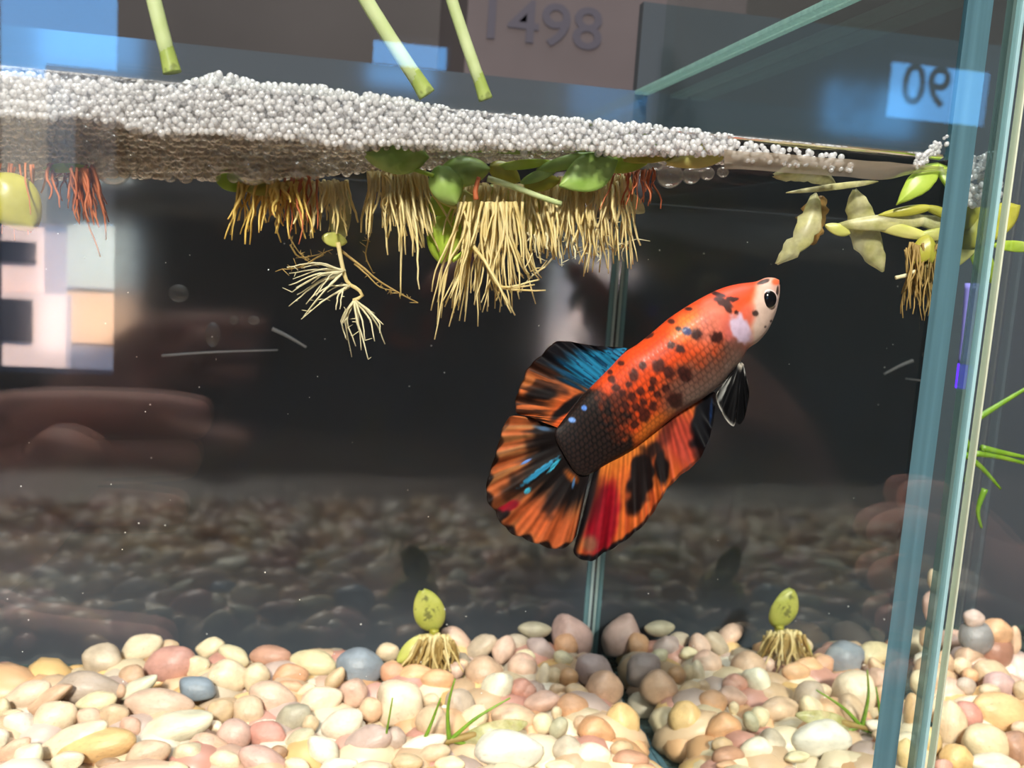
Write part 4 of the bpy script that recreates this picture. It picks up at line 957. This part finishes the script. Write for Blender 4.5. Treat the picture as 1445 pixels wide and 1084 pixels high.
# stalks standing out of the water
for i, (P_, r, lab) in enumerate([([(120, -420), (205, -50), (242, 98)], 10, 'pale green stalk standing alone out of the foam'), ([(300, -420), (488, -50), (600, 130)], 10.5, 'slanting pale green stalk with a cut hollow base'), ([(520, -420), (622, -50), (684, 136)], 8.5, 'thin upright pale green stalk beside the slanting one')]):
    e = empty('plant_stalk', W(P_[-1][0], P_[-1][1], 12.9), lab, 'stalk')
    stem_tube('stalk', e, P_, 12.9, r*0.8, M['stem'], r, 12)
    (x, y), (x0_, y0_) = P_[-1], P_[-2]; ux, uy = (x-x0_)/math.hypot(x-x0_, y-y0_), (y-y0_)/math.hypot(x-x0_, y-y0_)
    stem_tube('sheath', e, [(x-ux*34, y-uy*34), (x-ux*16, y-uy*16), (x+ux*5, y+uy*5)], 12.9, r*0.95, M['stem_base'], r*1.2, 12)

# sunken seedling near the back
ps = empty('seedling', W(608, 960, 25.6), 'sunken seedling with one spotted yellow-green leaf above a tuft of roots', 'plant')
leaf_blade('leaf', ps, (615, 892), (596, 834), 46, 25.4, M['leaf_spotted'], 0.0, cup=0.25, q=0.5)
leaf_blade('leaf', ps, (608, 898), (560, 935), 30, 25.2, M['leaf_pale'], -0.2, cup=0.3)
stem_tube('stem', ps, [(613, 888), (612, 900), (610, 915)], 25.3, 7, M['leaf_olive'], 9)
root_bundle('roots', ps, M['root'], hang(60, 594, 634, 898, 45, 75, -0.7, 0.45, 24.7, 25.3, 2.8))
root_bundle('roots', ps, M['root_brown'], hang(40, 590, 640, 905, 50, 75, -0.6, 0.3, 24.6, 25.3, 3.0))
# grassy plant lying on the pebbles
pq = empty('grass_plant', W(640, 1052, 20.8), 'thin grassy water plant lying across the pebbles', 'plant')
for (b0, m0, t0_, w_) in [((634, 1048), (632, 1000), (642, 958), 4.2), ((590, 1062), (605, 1030), (622, 985), 4.0), ((630, 1050), (670, 1015), (720, 985), 4.0), ((640, 1045), (690, 1060), (735, 1086), 4.4), ((628, 1050), (600, 1060), (560, 1075), 4.0), ((540, 1064), (548, 1020), (554, 985), 2.0)]:
    stem_tube('blade', pq, [b0, m0, t0_], 20.8, w_, M['grass'], 1.2, 8)
stem_tube('stem', pq, [(615, 1050), (640, 1044), (672, 1036)], 20.8, 5, M['root_brown'], 6)
leaf_blade('leaf', pq, (650, 1045), (745, 1020), 30, 20.8, M['leaf_decay'], 0.0)

# chalky marks on the back panel
M['chalk'] = foam_mat('chalk_mark', 0.45, (0.75, 0.78, 0.8), 0.03, 5, 0.4)
for P_, r, lab in [([(228, 502), (300, 497), (392, 494)], 1.6, 'thin chalky scratch running level across the black back panel'), ([(384, 464), (405, 474), (432, 490)], 2.6, 'short slanting chalky scratch on the black back panel')]:
    o = stem_tube('scratch', None, P_, DB-0.06, r, M['chalk'], r*0.6, 6); meta(o, lab, 'scratch')
for x, y, w_, h_, lab in [(300, 472, 20, 34, 'drop-shaped chalky stain above the level scratch'), (252, 414, 26, 24, 'round chalky stain, the highest of the marks on the back panel'), (330, 452, 12, 12, 'tiny chalky stain between drop-shaped and oval ones'), (358, 452, 16, 12, 'small oval chalky stain above the slanting scratch')]:
    k = ppc(DB); c_ = W(x, y, DB-0.02); v = [c_]+[c_+Vector((math.cos(t)*w_/2/k, 0, math.sin(t)*h_/2/k)) for t in np.linspace(0, 2*math.pi, 20, endpoint=False)]
    v2 = [p_+Vector((0, -0.015, 0)) for p_ in v]
    f = [(0, 1+(i+1) % 20, 1+i) for i in range(20)]+[(21, 22+i, 22+(i+1) % 20) for i in range(20)]+[(1+i, 1+(i+1) % 20, 22+(i+1) % 20, 22+i) for i in range(20)]
    meta(mesh_obj('water_stain', v+v2, f, M['stain'] if 'stain' in M else M.setdefault('stain', foam_mat('stain', 0.86, (0.7, 0.72, 0.74), 0.02, 5, 0.4))), lab, 'stain')

# specks drifting in the water
pts, rad = [], []
for i in range(95):
    d = rng.uniform(13.2, 25); x, y = rng.uniform(0, 1300), rng.uniform(300, 1000); P = W(x, y, d)
    if P.x > XW-0.3 or P.z < ZF+1.5: continue
    pts.append(P); rad.append(rng.uniform(0.4, 1.0)/ppc(d))
M['speck'] = plain('speck_white', (0.75, 0.75, 0.72), 0.7)
bubble_stuff('debris', pts, rad, M['speck'], 'tiny pale specks drifting in the tank water')['category'] = 'debris'

# ------------------------------------------------------------------ neighbouring tank
NX = XW+TG+0.29
tk = empty('aquarium', (NX+8, 20, ZF), 'neighbouring glass aquarium with sunlit pebbles, across a narrow gap', 'aquarium')
box('side_pane', NX+0.05, NX+0.37, DF+0.02, DB, ZF, ZR+3, M['clear_glass'], tk)
box('front_pane', NX+0.42, NX+18, DF-TG, DF, ZF-TG, ZR+3, M['front_glass'], tk)
box('pane_edge', NX, NX+0.055, DF-0.02, DF+0.12, ZF, ZR+3, M['edge_green'], tk)
box('pane_edge', NX+0.145, NX+0.20, DF-0.02, DF+0.12, ZF, ZR+3, M['edge_pale'], tk)
box('pane_edge', NX+0.345, NX+0.375, DF-0.02, DF+0.12, ZF, ZR+3, M['edge_cream'], tk)
box('back_panel', NX, NX+18, DB+2, DB+2.4, ZF-TG, ZR+3, M['back_panel'], tk)
box('floor_pane', NX, NX+18, DF, DB+2, ZF-TG, ZF, M['edge_green'], tk)
R2 = [(620, 330, 95, 85, 0, 'mauve', 's'), (740, 400, 155, 130, -20, 'orange', 's'), (820, 440, 60, 140, 0, 'tan', 'a'), (630, 430, 160, 180, 0, 'grey', 's'), (720, 490, 160, 200, 0, 'brown', 's'),
      (600, 535, 140, 125, 0, 'tan', 's'), (560, 572, 95, 85, 0, 'cream', 's'), (603, 620, 75, 75, 0, 'orange', 's'), (710, 610, 175, 130, -20, 'tan', 's'), (752, 662, 155, 120, -10, 'mauve', 's'), (580, 672, 95, 85, 0, 'mauve', 's'),
      (700, 695, 100, 65, 0, 'cream', 's'), (862, 692, 80, 90, 0, 'tan', 's'), (605, 762, 190, 85, 10, 'cream', 's'), (752, 802, 290, 185, -10, 'egg', 's'), (592, 825, 130, 150, 20, 'rose', 's'), (505, 860, 135, 220, 0, 'cream', 's'),
      (540, 1045, 165, 150, -30, 'egg', 's'), (680, 965, 240, 195, -15, 'cream', 's'), (832, 985, 155, 165, 0, 'brown', 'a'), (722, 1068, 230, 110, 0, 'speck', 's'), (470, 1075, 90, 70, 0, 'rose', 's'), (862, 885, 110, 70, 0, 'cream', 's'),
      (420, 140, 60, 110, 0, 'tan', 's'), (405, 270, 75, 150, 0, 'pink', 's'), (385, 430, 70, 110, 0, 'tan', 's'), (345, 655, 90, 125, 0, 'cream', 's'), (322, 825, 100, 220, 0, 'orange', 's'), (282, 1015, 90, 150, 0, 'egg', 's'), (430, 640, 90, 160, 0, 'tan', 's'), (440, 800, 90, 150, 0, 'cream', 's'), (400, 960, 110, 160, 0, 'egg', 's'), (470, 560, 90, 130, 0, 'tan', 's')]
for (cx, cy_, w, h, ang, col, kd) in R2:
    pebble(1200+cx/3.567, 780+cy_/3.567, w/3.567*1.06, h/3.567*1.06, ang, col, kd, 'neighbouring tank', 25.0)
gravel_bed('gravel', 260, NX+0.5, NX+17, DF, DB+1, lambda x, y: ZF+0.7, 'mixed warm gravel under the pebbles of the neighbouring tank')
pts, rad = [], []
for i in range(160):
    d = rng.uniform(13.0, 13.5); x = rng.uniform(1358, 1412); y = 292-70*rng.random()-(x-1358)*0.1; r = rng.uniform(3, 7)/ppc(d); pts.append(W(x, y, d)); rad.append(r)
bubble_stuff('foam', pts, rad, M['foam'], 'patch of white bubble foam at the water line of the neighbouring tank')
pn = empty('floating_plant', W(1400, 300, 14.0), 'yellow-green leaves floating in the neighbouring tank', 'plant')
for b0, t0_, w_, m_ in [((1330, 310), (1400, 300), 44, 'leaf_olive'), ((1350, 345), (1440, 290), 52, 'leaf_olive'), ((1370, 330), (1400, 400), 30, 'leaf_bright'), ((1400, 345), (1460, 350), 18, 'leaf_bright'), ((1335, 380), (1385, 330), 26, 'leaf_pale')]:
    leaf_blade('leaf', pn, b0, t0_, w_, 14.2, M[m_], 0.2)
po = empty('grass_plant', W(1385, 650, 18), 'long thin green grass blades in the neighbouring tank', 'plant')
for P_ in [[(1380, 590), (1420, 565), (1470, 535)], [(1375, 640), (1410, 645), (1470, 660)], [(1385, 632), (1420, 640), (1470, 650)], [(1360, 640), (1385, 660), (1412, 690)], [(1355, 610), (1370, 640), (1362, 680)], [(1390, 690), (1380, 720), (1385, 745)]]:
    stem_tube('blade', po, P_, 18, 5.5, M['grass'], 2.0, 8)
# violet lamp glimpsed through the gap
def violet():
    m, nt, out = new_mat('violet_glow'); e = N(nt, 'ShaderNodeEmission'); e.inputs[0].default_value = (0.10, 0.02, 1.0, 1); e.inputs[1].default_value = 3.0
    nt.links.new(e.outputs[0], out.inputs[0]); return m
M['violet'] = violet()
M['violet_glass'] = plain('violet_glass', lin((150, 140, 230)), 0.2)
lamp = empty('violet_lamp', W(1360, 560, 19), 'slim violet lamp tube glowing at its lower end between the tanks', 'lamp')
stem_tube('tube', lamp, [(1374, 400), (1368, 470), (1363, 515)], 19, 13, M['violet_glass'], 12, 14)
stem_tube('glowing_tip', lamp, [(1363, 514), (1361, 530), (1359, 548)], 19, 12, M['violet'], 12, 14)
# table under the tanks
meta(box('table', -90, 90, 3, 80, ZF-TG-3, ZF-TG, M['desk']), 'dark wooden table top carrying both glass tanks', 'table')

# ------------------------------------------------------------------ street outside, mirrored faintly in the front pane
YH = -6000.0
M['siding'] = plain('house_siding', lin((190, 192, 180)), 0.8, 0.08, 0.4)
M['stucco'] = plain('house_stucco', lin((250, 214, 198)), 0.8, 0.08, 0.4)
M['beige'] = plain('house_beige', lin((235, 185, 145)), 0.8, 0.08, 0.4)
M['roof_dark'] = plain('roof_dark', lin((40, 38, 38)), 0.8, 0.1, 0.4)
M['roof_grey'] = plain('roof_grey', lin((130, 122, 108)), 0.8, 0.1, 0.4)
M['pane_dark'] = plain('house_window', (0.02, 0.02, 0.025), 0.2)
M['asphalt'] = plain('street', lin((120, 120, 130)), 0.9, 0.1, 0.5)
def hb(name, px0, py0, px1, py1, y0, dy, mat, parent):
    a, b = mirror_at(px0, py0, y0), mirror_at(px1, py1, y0)
    return box(name, min(a.x, b.x), max(a.x, b.x), y0-dy, y0, min(a.z, b.z), max(a.z, b.z), mat, parent)
h1 = empty('house', mirror_at(120, 487, YH), 'grey sided house with a beige ground floor across the street', 'house')
hb('roof', 64, 90, 190, 320, YH-20, 480, M['roof_dark'], h1)  # roof stretched upward, added height keeps the sky's blue reflection off the foam
hb('upper_wall', 65, 312, 184, 409, YH, 400, M['siding'], h1); hb('ground_wall', 84, 411, 184, 487, YH, 400, M['beige'], h1)
h2 = empty('house', mirror_at(40, 530, YH+1400), 'pinkish white house with dark windows across the street', 'house')
hb('roof', -150, 90, 66, 316, YH+1320, 500, M['roof_grey'], h2)  # likewise added height, covering the sky mirrored across the foam
hb('wall', -150, 300, 62, 530, YH+1300, 400, M['stucco'], h2); hb('lower_wall', -150, 405, 93, 530, YH+1400, 90, M['stucco'], h2)
hb('window', -60, 335, 50, 372, YH+1320, 15, M['pane_dark'], h2); hb('window', -60, 418, 45, 483, YH+1420, 15, M['pane_dark'], h2)
st = mirror_at(50, 535, YH+1400)
meta(box('ground_street', -9000, 9000, -12000, -240, st.z-20, st.z, M['asphalt']), kind='structure')
M['card'] = plain('numeral_box_brown', lin((84, 75, 78)), 0.9, 0.15, 14)
M['ink'] = plain('numeral_ink', lin((64, 60, 72)), 0.8)
YB = 62.0
a, b = W(655, 98, YB), W(1060, -60, YB)
cb = empty('numeral_box', ((a.x+b.x)/2, YB, a.z), 'dull brown box added behind the tank to carry the dark numerals 1498', 'box')  # box added only to carry the numerals, none known to stand there
box('body', a.x, b.x, YB, YB+16, ZF-TG, b.z, M['card'], cb)
p = W(762, 36, YB-0.05); t_ = text_obj('numerals', '1498', 3.6, M['ink'], p, False, None); t_.rotation_euler = (math.pi/2, 0, 0); t_.scale.x = 1.15
del t_['category']; t_.parent = cb; t_.location = p*S-cb.location
p = mirror_at(1308, 124, YV+0.6); text_obj('window_lettering', '90', 15, M['pane_dark'], p, False, 'dark numerals 90 against the blue window behind the photographer')

# ------------------------------------------------------------------ labels that single out each pebble by its look and its neighbours
for (o, P, a, b, cw, kind, where, named) in LABELS:
    if named: continue
    near = sorted(((P-Q).length, c2) for (o2, Q, _, _, c2, _, w2, _) in LABELS if o2 is not o and w2 == where)[:2]
    m_ = max(a, b); r_ = m_/min(a, b); nb = where != 'main tank'
    size = 'small' if m_ < 0.36 else ('large' if m_ > 0.62 else 'medium')
    shape = ('angular' if kind == 'a' else ('round' if r_ < 1.25 else ('oval' if r_ < 1.7 else 'long')))
    o['label'] = ('%s %s %s pebble between a %s and a %s pebble' if not nb else '%s %s %s pebble by %s and %s ones, neighbouring tank') % (size, shape, cw, near[0][1], near[1][1])
    o['group'] = '%s %s pebbles of the %s' % (shape, cw, where)

# ------------------------------------------------------------------ the photographer's hands, behind the camera, mirrored faintly in the front pane
M['skin'] = plain('skin', lin((214, 150, 132)), 0.55, 0.08, 60)
M['phone'] = plain('phone_black', (0.01, 0.01, 0.012), 0.3)
def hand(label, palm, chains, arm):
    """one continuous skin grown over a palm, fingers and wrist; points are (px, py, depth, radius in cm)"""
    bm = bmesh.new(); lay = bm.verts.layers.skin.verify()
    def V3(q):
        v = bm.verts.new(mirror_at(q[0], q[1], q[2])*S); v[lay].radius = (q[3]*S, q[3]*S); return v
    root = V3(palm); root[lay].use_root = True
    for ch in chains+[arm]:
        last = root
        for q in ch:
            v = V3(q); bm.edges.new((last, v)); last = v
    me = bpy.data.meshes.new('hand'); bm.to_mesh(me); bm.free()
    o = bpy.data.objects.new('hand', me); C.objects.link(o); me.materials.append(M['skin'])
    md = o.modifiers.new('skin', 'SKIN'); md.use_smooth_shade = True
    sd = o.modifiers.new('subsurf', 'SUBSURF'); sd.levels = sd.render_levels = 2
    return meta(o, label, 'hand')
hand('hand with thumb forward steadying a phone, mirrored in the front pane', (-190, 720, -5.0, 1.9),
     [[(-80, 830, -4.0, 1.4), (10, 775, -3.2, 1.25), (62, 705, -2.8, 1.15), (96, 645, -2.6, 1.1), (112, 612, -2.6, 0.85)],
      [(-90, 615, -5.2, 0.95), (20, 590, -5.2, 0.85), (130, 586, -5.2, 0.8), (230, 588, -5.1, 0.75), (300, 594, -5.0, 0.6)],
      [(-90, 668, -5.2, 0.95), (20, 655, -5.2, 0.85), (120, 650, -5.2, 0.8), (215, 648, -5.1, 0.75), (285, 650, -5.0, 0.6)],
      [(-90, 735, -5.2, 0.9), (20, 722, -5.2, 0.8), (120, 720, -5.2, 0.75), (200, 722, -5.1, 0.7), (265, 726, -5.0, 0.55)],
      [(-90, 860, -5.0, 1.0), (20, 905, -4.8, 0.95), (120, 915, -4.6, 0.9), (200, 918, -4.5, 0.85), (250, 922, -4.5, 0.7)]],
     [(-330, 900, -6.0, 2.4), (-520, 1150, -8.0, 2.6), (-760, 1450, -12.0, 3.2)])
hand('hand with bent fingers steadying a phone, mirrored beside the side glass', (1480, 860, -5.0, 1.9),
     [[(1400, 800, -4.6, 1.0), (1330, 765, -4.4, 0.95), (1270, 745, -4.2, 0.85), (1225, 760, -4.0, 0.65)],
      [(1410, 850, -4.8, 1.0), (1340, 830, -4.6, 0.95), (1275, 810, -4.4, 0.85), (1225, 820, -4.2, 0.65)],
      [(1420, 910, -5.0, 0.95), (1350, 895, -4.8, 0.9), (1290, 875, -4.6, 0.8), (1240, 880, -4.4, 0.6)],
      [(1430, 790, -5.6, 0.9), (1370, 735, -5.6, 0.85), (1320, 705, -5.5, 0.8), (1270, 700, -5.4, 0.6)],
      [(1420, 960, -4.2, 1.2), (1360, 985, -3.8, 1.1), (1300, 975, -3.4, 1.05), (1255, 950, -3.2, 0.8)]],
     [(1600, 1000, -6.5, 2.4), (1780, 1250, -9.0, 2.6), (1980, 1500, -13.0, 3.2)])
